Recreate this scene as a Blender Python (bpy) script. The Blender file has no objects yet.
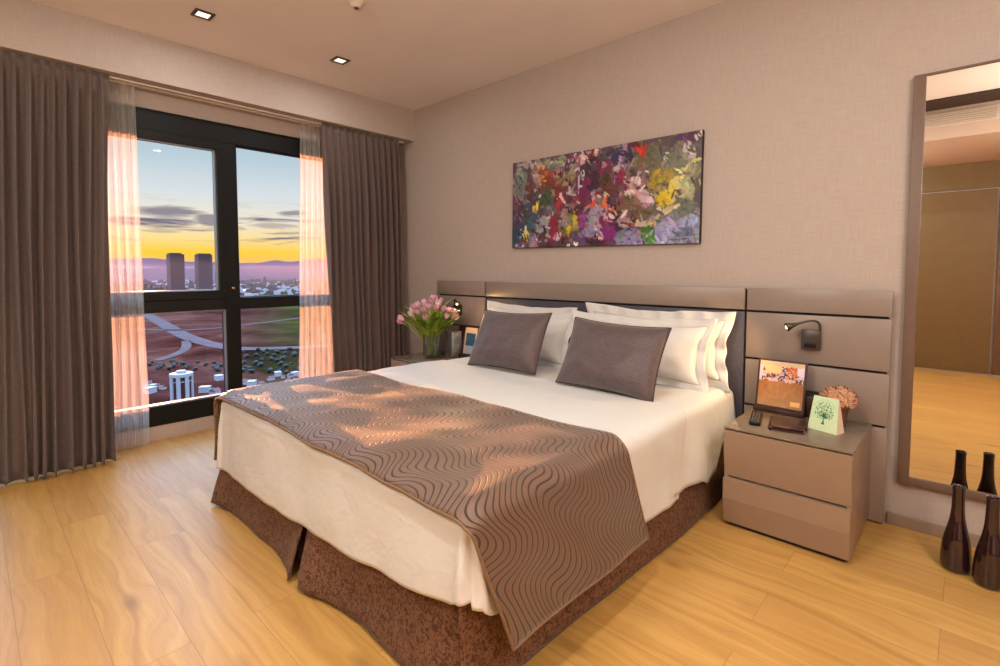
import bpy, bmesh, math, random
from mathutils import Vector, Matrix, noise
PI = math.pi
S = bpy.context.scene
COL = S.collection
random.seed(7)

# ------------------------------------------------------------------ helpers
def lin(c):
    return tuple((x/12.92 if x <= .04045 else ((x+.055)/1.055)**2.4) for x in c)
def rgb(r, g, b):
    return lin((r/255, g/255, b/255)) + (1.0,)

MATS = {}
class NT:
    """small node builder"""
    def __init__(s, m):
        m.use_nodes = True
        s.t = m.node_tree; s.t.nodes.clear()
    def n(s, typ, ins=None, **kw):
        nd = s.t.nodes.new(typ)
        for k, v in kw.items(): setattr(nd, k, v)
        for k, v in (ins or {}).items():
            sock = nd.inputs[k]
            if isinstance(v, bpy.types.NodeSocket): s.t.links.new(v, sock)
            else: sock.default_value = v
        return nd
    def math(s, op, a, b=0.0, c=None):
        ins = {0: a, 1: b}
        if c is not None: ins[2] = c
        return s.n('ShaderNodeMath', ins, operation=op).outputs[0]
    def ramp(s, fac, stops, interp='LINEAR'):
        nd = s.n('ShaderNodeValToRGB', {0: fac}); cr = nd.color_ramp; cr.interpolation = interp
        while len(cr.elements) < len(stops): cr.elements.new(.5)
        for e, (p, c) in zip(cr.elements, stops): e.position = p; e.color = c
        return nd.outputs[0]
    def mix(s, f, a, b, mode='MIX'):
        nd = s.n('ShaderNodeMix', data_type='RGBA', blend_type=mode)
        for idx, v in ((0, f), (6, a), (7, b)):
            if isinstance(v, bpy.types.NodeSocket): s.t.links.new(v, nd.inputs[idx])
            else: nd.inputs[idx].default_value = v
        return nd.outputs[2]
    def noise(s, vec, scale, detail=3, rough=.5, dist=0.0):
        return s.n('ShaderNodeTexNoise', {'Vector': vec, 'Scale': scale, 'Detail': detail, 'Roughness': rough, 'Distortion': dist}).outputs[0]
    def map(s, vec, scale=(1, 1, 1), rot=(0, 0, 0), loc=(0, 0, 0)):
        return s.n('ShaderNodeMapping', {'Vector': vec, 'Scale': scale, 'Rotation': rot, 'Location': loc}).outputs[0]
    def out(s, sh, vol=None):
        o = s.n('ShaderNodeOutputMaterial')
        if sh is not None: s.t.links.new(sh, o.inputs[0])
        if vol is not None: s.t.links.new(vol, o.inputs[1])
    def pbr(s, color, rough=.5, metal=0.0, bump=None, bstr=.2, bdist=.002, **kw):
        ins = {'Base Color': color, 'Roughness': rough, 'Metallic': metal}
        ins.update(kw)
        p = s.n('ShaderNodeBsdfPrincipled', ins)
        if bump is not None:
            b = s.n('ShaderNodeBump', {'Height': bump, 'Strength': bstr, 'Distance': bdist})
            s.t.links.new(b.outputs[0], p.inputs['Normal'])
        return p.outputs[0]
    def obj(s): return s.n('ShaderNodeTexCoord').outputs['Object']
    def uv(s): return s.n('ShaderNodeTexCoord').outputs['UV']

def newmat(name):
    m = bpy.data.materials.new(name); MATS[name] = m
    return m, NT(m)

def plain(name, color, rough=.5, metal=0.0, var=.06, vscale=30, bstr=.08, **kw):
    m, t = newmat(name)
    v = t.obj()
    nz = t.noise(v, vscale, 4)
    f = t.n('ShaderNodeMapRange', {0: nz, 1: .3, 2: .7, 3: 1-var, 4: 1+var}).outputs[0]
    hsv = t.n('ShaderNodeHueSaturation', {'Color': color, 'Value': f}).outputs[0]
    t.out(t.pbr(hsv, rough, metal, nz, bstr, .001, **kw))
    return m

def tag(o, label=None, cat=None, group=None, kind=None):
    if label: o['label'] = label
    if cat: o['category'] = cat
    if group: o['group'] = group
    if kind: o['kind'] = kind
    return o

def empty(name, loc=(0, 0, 0), rz=0.0, **kw):
    o = bpy.data.objects.new(name, None); COL.objects.link(o)
    o.empty_display_size = .05
    o.location = loc; o.rotation_euler = (0, 0, rz)
    return tag(o, **kw)

def link(name, bm, mat, parent=None, smooth=True, world=False, recenter=True):
    """one mesh object. world: coordinates are world ones although there is a parent"""
    me = bpy.data.meshes.new(name)
    if parent is not None and world:
        p = parent; off = Vector(p.location)
        while p.parent: p = p.parent; off += Vector(p.location)
        bmesh.ops.translate(bm, verts=bm.verts, vec=-off)
    loc = Vector((0, 0, 0))
    if parent is None and recenter and len(bm.verts):
        xs = [v.co.x for v in bm.verts]; ys = [v.co.y for v in bm.verts]; zs = [v.co.z for v in bm.verts]
        loc = Vector(((min(xs)+max(xs))/2, (min(ys)+max(ys))/2, min(zs)))
        bmesh.ops.translate(bm, verts=bm.verts, vec=-loc)
    bm.to_mesh(me); bm.free()
    if smooth:
        for p in me.polygons: p.use_smooth = True
    for mm in (mat if isinstance(mat, (list, tuple)) else [mat]): me.materials.append(mm)
    o = bpy.data.objects.new(name, me); COL.objects.link(o)
    o.location = loc
    if parent is not None: o.parent = parent
    return o

def sharp(o, ang=35):
    me = o.data
    try: me.set_sharp_from_angle(angle=math.radians(ang))
    except Exception: pass
    return o

def copy_tree(o, parent=None):
    c = o.copy(); COL.objects.link(c)
    if parent is not None: c.parent = parent
    for ch in list(o.children): copy_tree(ch, c)
    return c

def box(bm, x0, x1, y0, y1, z0, z1, bev=0.0, seg=2):
    r = bmesh.ops.create_cube(bm, size=1.0)
    vs = r['verts']
    for v in vs:
        v.co = Vector((x0+(v.co.x+.5)*(x1-x0), y0+(v.co.y+.5)*(y1-y0), z0+(v.co.z+.5)*(z1-z0)))
    if bev > 0:
        es = list({e for v in vs for e in v.link_edges})
        bmesh.ops.bevel(bm, geom=es, offset=bev, segments=seg, affect='EDGES', profile=.5)
    return bm

def bx(*a, **k):
    return box(bmesh.new(), *a, **k)

def tube(bm, pts, rad, seg=10, cap=True):
    pts = [Vector(p) for p in pts]
    if not isinstance(rad, (list, tuple)): rad = [rad]*len(pts)
    rings = []; prev = None
    for i, p in enumerate(pts):
        d = (pts[min(i+1, len(pts)-1)]-pts[max(i-1, 0)]).normalized()
        if prev is None:
            a = Vector((0, 0, 1)) if abs(d.z) < .9 else Vector((1, 0, 0))
            u = d.cross(a).normalized()
        else:
            u = (prev-d*prev.dot(d)).normalized()
        prev = u; w = d.cross(u)
        rings.append([bm.verts.new(p+(u*math.cos(2*PI*k/seg)+w*math.sin(2*PI*k/seg))*rad[i]) for k in range(seg)])
    for a, b in zip(rings, rings[1:]):
        for k in range(seg): bm.faces.new((a[k], a[(k+1) % seg], b[(k+1) % seg], b[k]))
    if cap:
        bm.faces.new(rings[0][::-1]); bm.faces.new(rings[-1])
    return bm

def lathe(bm, prof, seg=32, c=(0, 0, 0), closed=False):
    rings = []
    for r, z in prof:
        if r < 1e-6: rings.append([bm.verts.new((c[0], c[1], c[2]+z))])
        else: rings.append([bm.verts.new((c[0]+r*math.cos(2*PI*k/seg), c[1]+r*math.sin(2*PI*k/seg), c[2]+z)) for k in range(seg)])
    for a, b in zip(rings, rings[1:]):
        for k in range(seg):
            k2 = (k+1) % seg
            if len(a) == 1 and len(b) == 1: continue
            if len(a) == 1: bm.faces.new((a[0], b[k2], b[k]))
            elif len(b) == 1: bm.faces.new((a[k], a[k2], b[0]))
            else: bm.faces.new((a[k], a[k2], b[k2], b[k]))
    return bm

def grid(fn, nu, nv, uvfn=None, bm=None):
    """fn(u,v) -> xyz for u,v in 0..1"""
    bm = bm or bmesh.new()
    uvl = bm.loops.layers.uv.verify()
    V = [[bm.verts.new(fn(i/nu, j/nv)) for j in range(nv+1)] for i in range(nu+1)]
    for i in range(nu):
        for j in range(nv):
            f = bm.faces.new((V[i][j], V[i+1][j], V[i+1][j+1], V[i][j+1]))
            for l, (a, b) in zip(f.loops, ((i, j), (i+1, j), (i+1, j+1), (i, j+1))):
                l[uvl].uv = uvfn(a/nu, b/nv) if uvfn else (a/nu, b/nv)
    return bm

def prism(bm, pts, axis, a0, a1):
    """extrude a 2-D outline along an axis. axis 'x': pts are (y,z); 'y': (x,z); 'z': (x,y)"""
    def P(p, a):
        return {'x': (a, p[0], p[1]), 'y': (p[0], a, p[1]), 'z': (p[0], p[1], a)}[axis]
    A = [bm.verts.new(P(p, a0)) for p in pts]; B = [bm.verts.new(P(p, a1)) for p in pts]
    n = len(pts)
    for i in range(n): bm.faces.new((A[i], A[(i+1) % n], B[(i+1) % n], B[i]))
    bm.faces.new(A[::-1]); bm.faces.new(B)
    bmesh.ops.recalc_face_normals(bm, faces=bm.faces)
    return bm

def lerp(a, b, t): return a+(b-a)*t
def sstep(a, b, x):
    t = max(0, min(1, (x-a)/(b-a))); return t*t*(3-2*t)
def interp(x, pts):
    if x <= pts[0][0]: return pts[0][1]
    for (xa, ya), (xb, yb) in zip(pts, pts[1:]):
        if x <= xb: return ya+(yb-ya)*(x-xa)/(xb-xa)
    return pts[-1][1]
def nz(x, y, z=0.0): return noise.noise(Vector((x, y, z)))

def solidify(o, t, offset=-1):
    m = o.modifiers.new('thickness', 'SOLIDIFY'); m.thickness = t; m.offset = offset
    return o

def painted(name, fn, nx, ny, corners, mat, parent=None, world=False):
    """a flat printed sheet: corners TL,TR,BR,BL; fn(fx,fy)->sRGB 0..1, stored as a colour attribute"""
    TL, TR, BR, BL = [Vector(c) for c in corners]
    bm = grid(lambda u, v: TL.lerp(TR, u).lerp(BL.lerp(BR, u), v), nx, ny)
    bmesh.ops.reverse_faces(bm, faces=bm.faces)
    o = link(name, bm, mat, parent, smooth=False, world=world)
    at = o.data.color_attributes.new('print', 'FLOAT_COLOR', 'POINT')
    buf = []
    for i in range(nx+1):
        for j in range(ny+1):
            buf += list(lin(fn(i/nx, j/ny)))+[1.0]
    at.data.foreach_set('color', buf)
    return o

# ------------------------------------------------------------------ materials
def m_wallpaper():
    m, t = newmat('wallpaper')
    v = t.obj()
    a = t.noise(t.map(v, (340, 340, 9)), 1, 2); b = t.noise(t.map(v, (12, 12, 340)), 1, 2)
    big = t.noise(v, 1.3, 2)
    h = t.math('ADD', a, b)
    f = t.n('ShaderNodeMapRange', {0: h, 1: .7, 2: 1.3, 3: 0, 4: 1}).outputs[0]
    c = t.mix(f, rgb(163, 151, 144), rgb(179, 167, 160))
    c = t.mix(t.math('MULTIPLY', big, .25), c, rgb(176, 156, 143))
    t.out(t.pbr(c, .72, 0, h, .14, .0015))
    return m
def m_floor():
    m, t = newmat('oak_planks')
    v = t.obj()
    br = t.n('ShaderNodeTexBrick', {'Vector': v, 'Color1': (0, 0, 0, 1), 'Color2': (1, 1, 1, 1), 'Mortar': (.5, .5, .5, 1), 'Scale': 1.0,
             'Mortar Size': .0012, 'Mortar Smooth': .3, 'Bias': 0.0, 'Brick Width': 1.28, 'Row Height': .192}, offset=.37, offset_frequency=2)
    idv = t.math('MULTIPLY', br.outputs[0], 13.7)
    sep = t.n('ShaderNodeSeparateXYZ', {0: v})
    comb = t.n('ShaderNodeCombineXYZ', {0: sep.outputs[0], 1: sep.outputs[1], 2: idv}).outputs[0]
    warp = t.noise(t.map(comb, (1.6, 5, 1)), 1, 2)
    comb2 = t.n('ShaderNodeVectorMath', {0: t.map(comb, (.7, 30, 1)), 1: t.n('ShaderNodeCombineXYZ', {0: 0.0, 1: t.math('MULTIPLY', warp, 6.0), 2: 0.0}).outputs[0]}, operation='ADD').outputs[0]
    rings = t.noise(comb2, 1, 5, .6)
    fine = t.noise(t.map(comb, (7, 160, 1)), 1, 3, .6)
    kn = t.n('ShaderNodeTexVoronoi', {'Vector': t.map(comb, (1.9, 4.6, 1)), 'Scale': 1.0, 'Randomness': 1.0}).outputs['Distance']
    knot = t.n('ShaderNodeMapRange', {0: kn, 1: .02, 2: .16, 3: 1, 4: 0}).outputs[0]
    c = t.ramp(rings, [(.3, rgb(176, 134, 70)), (.5, rgb(197, 155, 84)), (.72, rgb(210, 169, 97))])
    c = t.mix(t.math('MULTIPLY', fine, .35), c, rgb(150, 106, 60))
    c = t.mix(t.math('MULTIPLY', br.outputs[0], .34), c, rgb(160, 112, 64))
    c = t.mix(t.math('MULTIPLY', knot, .5), c, rgb(96, 62, 32))
    c = t.mix(t.math('MULTIPLY', br.outputs[1], .5), c, rgb(92, 60, 34))
    rr = t.n('ShaderNodeMapRange', {0: fine, 1: .3, 2: .7, 3: .3, 4: .44}).outputs[0]
    hh = t.math('SUBTRACT', t.math('MULTIPLY', fine, .5), br.outputs[1])
    t.out(t.pbr(c, rr, 0, hh, .12, .0012))
    return m
def m_cloth(name, c1, c2, scale=700, rough=.85, bstr=.3, sheen=.2, big=.25):
    m, t = newmat(name)
    v = t.obj()
    w = t.math('ADD', t.noise(t.map(v, (scale, scale, scale*.12)), 1, 2), t.noise(t.map(v, (scale*.12, scale*.12, scale)), 1, 2))
    f = t.n('ShaderNodeMapRange', {0: w, 1: .75, 2: 1.25}).outputs[0]
    c = t.mix(f, c1, c2)
    c = t.mix(t.math('MULTIPLY', t.noise(v, 4, 3), big), c, c1)
    t.out(t.pbr(c, rough, 0, w, bstr, .0008, **{'Sheen Weight': sheen}))
    return m
def m_white(name, c=rgb(205, 206, 206)):
    m, t = newmat(name)
    v = t.obj()
    n1 = t.noise(v, 9, 4, .55, .6); n2 = t.noise(t.map(v, (900, 900, 900)), 1, 1)
    h = t.math('ADD', n1, t.math('MULTIPLY', n2, .05))
    t.out(t.pbr(c, .7, 0, h, .28, .02, **{'Sheen Weight': .15}))
    return m
def m_runner():
    m, t = newmat('wavy_quilted_taupe')
    uv = t.uv()
    s = t.n('ShaderNodeSeparateXYZ', {0: uv}); x, y = s.outputs[0], s.outputs[1]
    wob = t.noise(uv, 3.0, 1); wob2 = t.noise(t.map(uv, (1, 1, 1), (0, 0, 0), (5, 3, 0)), 2.2, 1)
    # ruled lines running mostly along the runner, each swinging in an S
    ph = t.math('ADD', t.math('MULTIPLY', t.math('ADD', x, t.math('MULTIPLY', y, -.55)), 2*PI/.27), t.math('MULTIPLY', wob, 5.0))
    sw = t.math('MULTIPLY', t.math('SINE', ph), .042)
    F = t.math('ADD', t.math('ADD', y, t.math('MULTIPLY', x, .42)), sw)
    F = t.math('ADD', F, t.math('MULTIPLY', wob2, .16))
    fr = t.math('FRACT', t.math('MULTIPLY', F, 1/.026))
    tri = t.math('ABSOLUTE', t.math('SUBTRACT', fr, .5))        # 0 at mid line
    line = t.n('ShaderNodeMapRange', {0: tri, 1: .09, 2: .155, 3: 1, 4: 0}).outputs[0]
    weave = t.noise(t.map(uv, (420, 420, 1)), 1, 2)
    base = t.mix(weave, rgb(84, 60, 45), rgb(112, 82, 63))
    c = t.mix(line, base, rgb(36, 18, 12))
    h = t.math('SUBTRACT', t.math('MULTIPLY', weave, .2), line)
    rough = t.n('ShaderNodeMapRange', {0: line, 3: .46, 4: .75}).outputs[0]
    t.out(t.pbr(c, rough, 0, h, .55, .003, **{'Sheen Weight': .25, 'Specular IOR Level': .55}))
    return m
def m_skirt():
    m, t = newmat('brown_damask')
    v = t.obj()
    n1 = t.noise(v, 62, 5, .65, 1.6)
    f = t.ramp(n1, [(.44, (0, 0, 0, 1)), (.53, (1, 1, 1, 1))])
    c = t.mix(f, rgb(76, 50, 37), rgb(122, 89, 69))
    c = t.mix(t.math('MULTIPLY', t.noise(v, 300, 1), .3), c, rgb(54, 34, 26))
    t.out(t.pbr(c, .7, 0, n1, .35, .003, **{'Sheen Weight': .08, 'Sheen Roughness': .4, 'Specular IOR Level': .2}))
    return m
def m_cushion():
    m, t = newmat('mauve_grey_woven')
    uv = t.uv()
    ch = t.n('ShaderNodeTexBrick', {'Vector': uv, 'Color1': (.3, .3, .3, 1), 'Color2': (1, 1, 1, 1), 'Mortar': (0, 0, 0, 1), 'Scale': 1.0, 'Mortar Size': .12,
             'Mortar Smooth': .4, 'Brick Width': .016, 'Row Height': .008})
    ch.inputs['Mortar Size'].default_value = .0016
    b = ch.outputs[0]
    c = t.mix(b, rgb(66, 52, 54), rgb(98, 80, 82))
    c = t.mix(t.math('MULTIPLY', t.noise(uv, 9, 3), .4), c, rgb(74, 58, 60))
    t.out(t.pbr(c, .5, 0, b, .35, .0015, **{'Sheen Weight': .3}))
    return m
def m_sheer():
    m, t = newmat('sheer_voile')
    v = t.obj()
    n1 = t.noise(t.map(v, (1, 160, 4)), 1, 2)
    tr = t.n('ShaderNodeBsdfTransparent', {0: (.97, .96, .95, 1)}).outputs[0]
    tl = t.n('ShaderNodeBsdfTranslucent', {0: (.72, .66, .62, 1)}).outputs[0]
    df = t.n('ShaderNodeBsdfDiffuse', {0: (.76, .72, .68, 1)}).outputs[0]
    a = t.n('ShaderNodeMixShader', {0: .45, 1: tl, 2: df}).outputs[0]
    f = t.n('ShaderNodeMapRange', {0: n1, 1: .3, 2: .7, 3: .30, 4: .52}).outputs[0]
    t.out(t.n('ShaderNodeMixShader', {0: f, 1: tr, 2: a}).outputs[0])
    return m
def m_pane():
    m, t = newmat('window_glass')
    tr = t.n('ShaderNodeBsdfTransparent', {0: (.97, .98, .985, 1)}).outputs[0]
    gl = t.n('ShaderNodeBsdfGlossy', {0: (1, 1, 1, 1), 'Roughness': .01}).outputs[0]
    fr = t.n('ShaderNodeFresnel', {'IOR': 1.3}).outputs[0]
    f = t.math('MULTIPLY', fr, .3)
    t.out(t.n('ShaderNodeMixShader', {0: f, 1: tr, 2: gl}).outputs[0])
    return m
def m_clearglass():
    m, t = newmat('vase_glass')
    tr = t.n('ShaderNodeBsdfTransparent', {0: (.84, .87, .86, 1)}).outputs[0]
    gl = t.n('ShaderNodeBsdfGlossy', {0: (1, 1, 1, 1), 'Roughness': .02}).outputs[0]
    lw = t.n('ShaderNodeLayerWeight', {'Blend': .25}).outputs[1]
    f = t.n('ShaderNodeMapRange', {0: lw, 3: .06, 4: .75}).outputs[0]
    t.out(t.n('ShaderNodeMixShader', {0: f, 1: tr, 2: gl}).outputs[0])
    return m
def m_emit(name, col, s):
    m, t = newmat(name)
    v = t.obj()
    n1 = t.noise(v, 40, 1)
    e = t.n('ShaderNodeEmission', {0: col, 1: t.n('ShaderNodeMapRange', {0: n1, 3: s*.95, 4: s*1.05}).outputs[0]}).outputs[0]
    t.out(e); return m
def m_print(name, rough=.5, bump=0.0):
    m, t = newmat(name)
    c = t.n('ShaderNodeVertexColor', layer_name='print').outputs[0]
    n1 = t.noise(t.obj(), 120, 3)
    t.out(t.pbr(c, rough, 0, n1, bump, .002))
    return m
def m_ground():
    m, t = newmat('valley_ground')
    v = t.obj()
    n1 = t.noise(v, .0075, 7, .68, .9); n2 = t.noise(v, .014, 6, .66); n3 = t.noise(t.map(v, (1, 1, 1), (0, 0, 0), (800, 50, 0)), .0032, 3)
    c = t.ramp(n1, [(.36, rgb(34, 16, 15)), (.48, rgb(60, 28, 22)), (.56, rgb(70, 38, 32)), (.66, rgb(90, 54, 40))])
    sp = t.n('ShaderNodeSeparateXYZ', {0: v})
    # greener fields towards the north-east of the valley
    g = t.n('ShaderNodeMapRange', {0: t.math('ADD', t.math('ADD', t.math('MULTIPLY', sp.outputs[1], 1.0), t.math('MULTIPLY', sp.outputs[0], .36)), t.math('MULTIPLY', t.math('SUBTRACT', n3, .5), 160.0)), 1: -20.0, 2: 60.0}).outputs[0]
    gc = t.ramp(n2, [(.36, rgb(14, 22, 8)), (.5, rgb(32, 40, 12)), (.64, rgb(58, 62, 20))])
    c = t.mix(t.math('MULTIPLY', g, .75), c, gc)
    t.out(t.pbr(c, 1.0, **{'Specular IOR Level': 0.0}))
    return m

wallpaper = m_wallpaper()
ceil_m = plain('ceiling_paint', rgb(232, 224, 220), .8, var=.02, vscale=3, bstr=.03)
beam_m = plain('bulkhead_paint', rgb(196, 170, 152), .8, var=.03, vscale=200)
floor_m = m_floor()
frame_m = plain('anthracite_aluminium', rgb(7, 10, 13), .5, .0, .05, 60, .03, **{'Specular IOR Level': .25})
gasket_m = plain('silver_gasket', rgb(150, 156, 160), .4, .6)
pane_m = m_pane()
curtain_m = m_cloth('brown_drape_cloth', rgb(80, 64, 60), rgb(110, 91, 86), 500, .8, .25, .25)
sheer_m = m_sheer()
track_m = plain('white_track', rgb(222, 214, 204), .5)
lacquer = plain('taupe_lacquer', rgb(142, 119, 100), .33, 0, .03, 14, .02)
lacq_hb = plain('taupe_headboard_lacquer', rgb(136, 122, 114), .36, 0, .03, 14, .02)
navy = m_cloth('dark_slate_leather', rgb(58, 55, 66), rgb(76, 73, 86), 300, .5, .2, 0.0)
groove = plain('dark_groove', rgb(28, 20, 18), .7)
skirt_m = m_skirt()
linen = m_white('white_cotton')
linen2 = m_white('white_pillow_cotton', rgb(207, 205, 203))
mattress_m = m_white('mattress_ticking', rgb(220, 210, 198))
runner_m = m_runner()
piping_m = m_cloth('olive_piping', rgb(106, 78, 52), rgb(132, 100, 70), 600, .7, .2, .1)
cushion_m = m_cushion()
cush_pipe = m_cloth('dark_cushion_piping', rgb(52, 38, 38), rgb(70, 54, 54), 600, .7, .2, .1)
black_pl = plain('black_plastic', rgb(15, 13, 13), .45, **{'Specular IOR Level': .25})
graphite = plain('graphite_metal', rgb(84, 80, 76), .35, .8)
dark_leather = plain('dark_brown_leather', rgb(54, 28, 24), .32, 0, .12, 90, .15)
button_m = plain('grey_rubber', rgb(96, 96, 92), .6)
red_m = plain('red_rubber', rgb(190, 60, 40), .6)
smoke_glass = plain('lacquered_glass_top', rgb(122, 108, 92), .08, 0, .02, 8, .0)
mirror_m = plain('silvered_glass', (.82, .80, .76, 1), .004, 1.0, .0, 3, .0)
mframe_m = plain('brown_mirror_frame', rgb(104, 82, 70), .45, 0, .05, 40)
bulb_m = m_emit('warm_bulb', (1, .70, .24, 1), 5)
spot_m = m_emit('downlight_lens', (1, .86, .62, 1), 1.5)
bronze = plain('bronze_bezel', rgb(96, 78, 66), .4, .6)
white_pl = plain('white_plastic', rgb(214, 200, 190), .5)
glass_m = m_clearglass()
tan_paper = plain('cream_card', rgb(236, 214, 188), .7, 0, .03)
print_m = m_print('printed_card', .35)
canvas_m = m_print('oil_paint', .42, .5)
edge_m = plain('dark_canvas_edge', rgb(44, 34, 40), .7, 0, .3, 60)
bottle_m = plain('aubergine_glass', rgb(36, 17, 22), .07, 0, .15, 10, .02, **{'Coat Weight': .5, 'Specular IOR Level': .7})
wardrobe_m = plain('olive_brown_veneer', rgb(104, 80, 45), .5, 0, .06, 12)
wardrobe2_m = plain('dark_brown_veneer', rgb(96, 66, 42), .5, 0, .08, 12)
brass = plain('brass', rgb(214, 168, 84), .3, .9)
grille_m = plain('white_grille', rgb(214, 198, 184), .5)
shade_band = plain('shade_band', rgb(58, 40, 34), .8)
skirting_m = plain('taupe_skirting', rgb(138, 116, 102), .5, 0, .04, 30)
silver_m = plain('brushed_silver', rgb(190, 192, 194), .28, .85, .03, 60)

# ------------------------------------------------------------------ room shell
XW, XR, YB, H = -.265, 5.4, -4.97, 2.69
def struct(name, bm, mat, parent=None, **kw):
    o = link(name, bm, mat, parent, smooth=False, recenter=False, **kw)
    if parent is None: o['kind'] = 'structure'
    return o
struct('floor', bx(XW-.2, XR+.15, YB-.15, .15, -.12, 0), floor_m)
struct('ceiling', bx(XW-.2, XR+.15, YB-.15, .15, H, H+.12), ceil_m)
struct('wall_back', bx(XW-.2, XR+.15, 0, .15, 0, H), wallpaper)
struct('wall_right', bx(XR, XR+.15, YB, 0, 0, H), wallpaper)
struct('wall_front', bx(XW-.2, XR+.15, YB-.15, YB, 0, H), wallpaper)
WY0, WY1, WZ0, WZ1 = -3.42, -.62, .10, 2.294
bm = bmesh.new()
box(bm, XW-.2, XW, YB, 0, 0, WZ0); box(bm, XW-.2, XW, YB, 0, WZ1, H)
box(bm, XW-.2, XW, YB, WY0, WZ0, WZ1); box(bm, XW-.2, XW, WY1, 0, WZ0, WZ1)
struct('wall_left', bm, wallpaper)
struct('trim_1', bx(XW, 0, YB, 0, 2.405, H), wallpaper)          # bulkhead above the curtains
# bulkhead and soffit over the entrance side, seen in the mirror
struct('trim_2', bx(0, XR, YB, -3.34, 2.405, H), beam_m)
struct('trim_3', bx(0, XR, -3.34, -2.98, H-.012, H+.001), shade_band)  # flat dark panel, ceiling shade by the bulkhead put into its colour
bm = bmesh.new(); box(bm, 0, .372, -.014, 0, 0, .055, .003); box(bm, 3.622, XR, -.014, 0, 0, .055, .003)
struct('baseboard_back', bm, skirting_m)
struct('baseboard_right', bx(XR-.014, XR, YB, 0, 0, .055, .003), skirting_m)

# window -----------------------------------------------------------
win = empty('window_1', (XW, -2.0, .1), kind='structure')
fx0, fx1 = XW-.10, XW+.006
bm = bmesh.new()
box(bm, fx0, fx1, WY0, WY1, WZ0, .238, .004); box(bm, fx0, fx1, WY0, WY1, 2.15, WZ1, .004)
box(bm, fx0, fx1, WY0, -3.32, .238, 2.15, .004); box(bm, fx0, fx1, -.72, WY1, .238, 2.15, .004)
for a, b in ((-1.596, -1.496), (-2.60, -2.50)): box(bm, fx0, fx1+.002, a, b, .238, 2.15, .004)
for a, b in ((-3.32, -2.60), (-2.50, -1.596), (-1.496, -.72)): box(bm, fx0, fx1, a, b, .897, .98, .004)
link('window_frame', bm, frame_m, win, smooth=False, world=True)
def pane(y0, y1, z0, z1):
    bm = bx(XW-.060, XW-.052, y0, y1, z0, z1); link('glass_pane', bm, pane_m, win, smooth=False, world=True)
    bm = bmesh.new(); g = .007
    for a in ((y0, y1, z0, z0+g), (y0, y1, z1-g, z1), (y0, y0+g, z0, z1), (y1-g, y1, z0, z1)):
        box(bm, XW-.05, XW-.012, *a)
    link('glazing_bead', bm, gasket_m if y0 > -2.55 and y0 < -1.6 else frame_m, win, smooth=False, world=True)
for y0, y1 in ((-3.32, -2.60), (-2.50, -1.596), (-1.496, -.72)):
    pane(y0, y1, .238, .897)
    if y0 != -2.50: pane(y0, y1, .98, 2.15)
sash = bmesh.new()
for a in ((-2.50, -1.596, .98, 1.042), (-2.50, -1.596, 2.089, 2.15), (-2.50, -2.44, 1.042, 2.089), (-1.640, -1.596, 1.042, 2.089)):
    box(sash, XW-.08, XW+.016, *a, bev=.003)
so = link('opening_sash', sash, frame_m, win, smooth=False, world=True)
pane(-2.44, -1.640, 1.042, 2.089)
link('mullion_block', bx(XW+.008, XW+.022, -1.556, -1.536, 1.05, 1.065, .003), brass, win, world=True)  # small brass-coloured block on the mullion

# curtain tracks
tr = empty('curtain_track', (-.10, -1.9, 2.39), label='white double curtain track fixed under the bulkhead above the window', cat='curtain rail')
for x in (-.105, -.165):
    bm = bmesh.new(); box(bm, x-.014, x+.014, -3.6, -.06, 2.396, 2.4045, .002)
    link('rail', bm, track_m, tr, smooth=False, world=True)

# curtains ---------------------------------------------------------
def curtain(name, y0t, y1t, y0b, y1b, xt, xb, ztop, zbot, n, amp, mat, seed, nu=None, thick=.003, label='', cat='curtain', fold=0):
    nu = nu or n*14
    def f(u, v):
        z = lerp(zbot, ztop, v)
        tt = 1-v
        w = u + .6/n*nz(u*n*.45+seed, tt*1.1, seed) * (.35+.65*tt)
        ph = 2*PI*n*w
        y = lerp(lerp(y0t, y0b, tt), lerp(y1t, y1b, tt), u)
        a = amp*(.55+.45*sstep(0, .35, tt))*(1+.6*nz(u*n*.8, tt*2, seed+9))
        a *= (1-.8*math.exp(-(tt/.03)**2))
        s = math.sin(ph)
        s = math.copysign(abs(s)**.75, s)
        x = lerp(xt, xb, tt**2) + a*s + .006*nz(y*9, z*3, seed)
        yy = y + .35*amp*math.cos(ph)*(.5+.5*tt) + .012*nz(z*1.3, seed, u*4)*tt
        return (x, yy, z + (.006*nz(y*14, seed) if v == 0 else 0))
    bm = grid(f, nu, 40)
    o = link(name, bm, mat)
    if thick: solidify(o, thick, 0)
    return tag(o, label, cat)
curtain('drape', -2.83, -2.300, -2.90, -2.372, -.058, .028, 2.403, .014, 10, .044, curtain_m, 2.3,
        label='heavy brown drape left of the window, nearest the camera')
curtain('drape', -.905, -.145, -.850, -.137, -.058, -.03, 2.403, .022, 12, .040, curtain_m, 7.1,
        label='heavy brown drape in the corner between window and tulips')
curtain('sheer_curtain', -2.44, -2.148, -2.47, -2.146, -.155, -.150, 2.392, .012, 6, .026, sheer_m, 4.4, thick=0,
        label='white see-through sheer curtain hanging left of the glass', cat='sheer curtain')
curtain('sheer_curtain', -1.045, -.80, -1.112, -.80, -.155, -.150, 2.392, .012, 6, .026, sheer_m, 11.8, thick=0,
        label='white see-through sheer curtain right of the glass, behind the bed', cat='sheer curtain')

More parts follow.
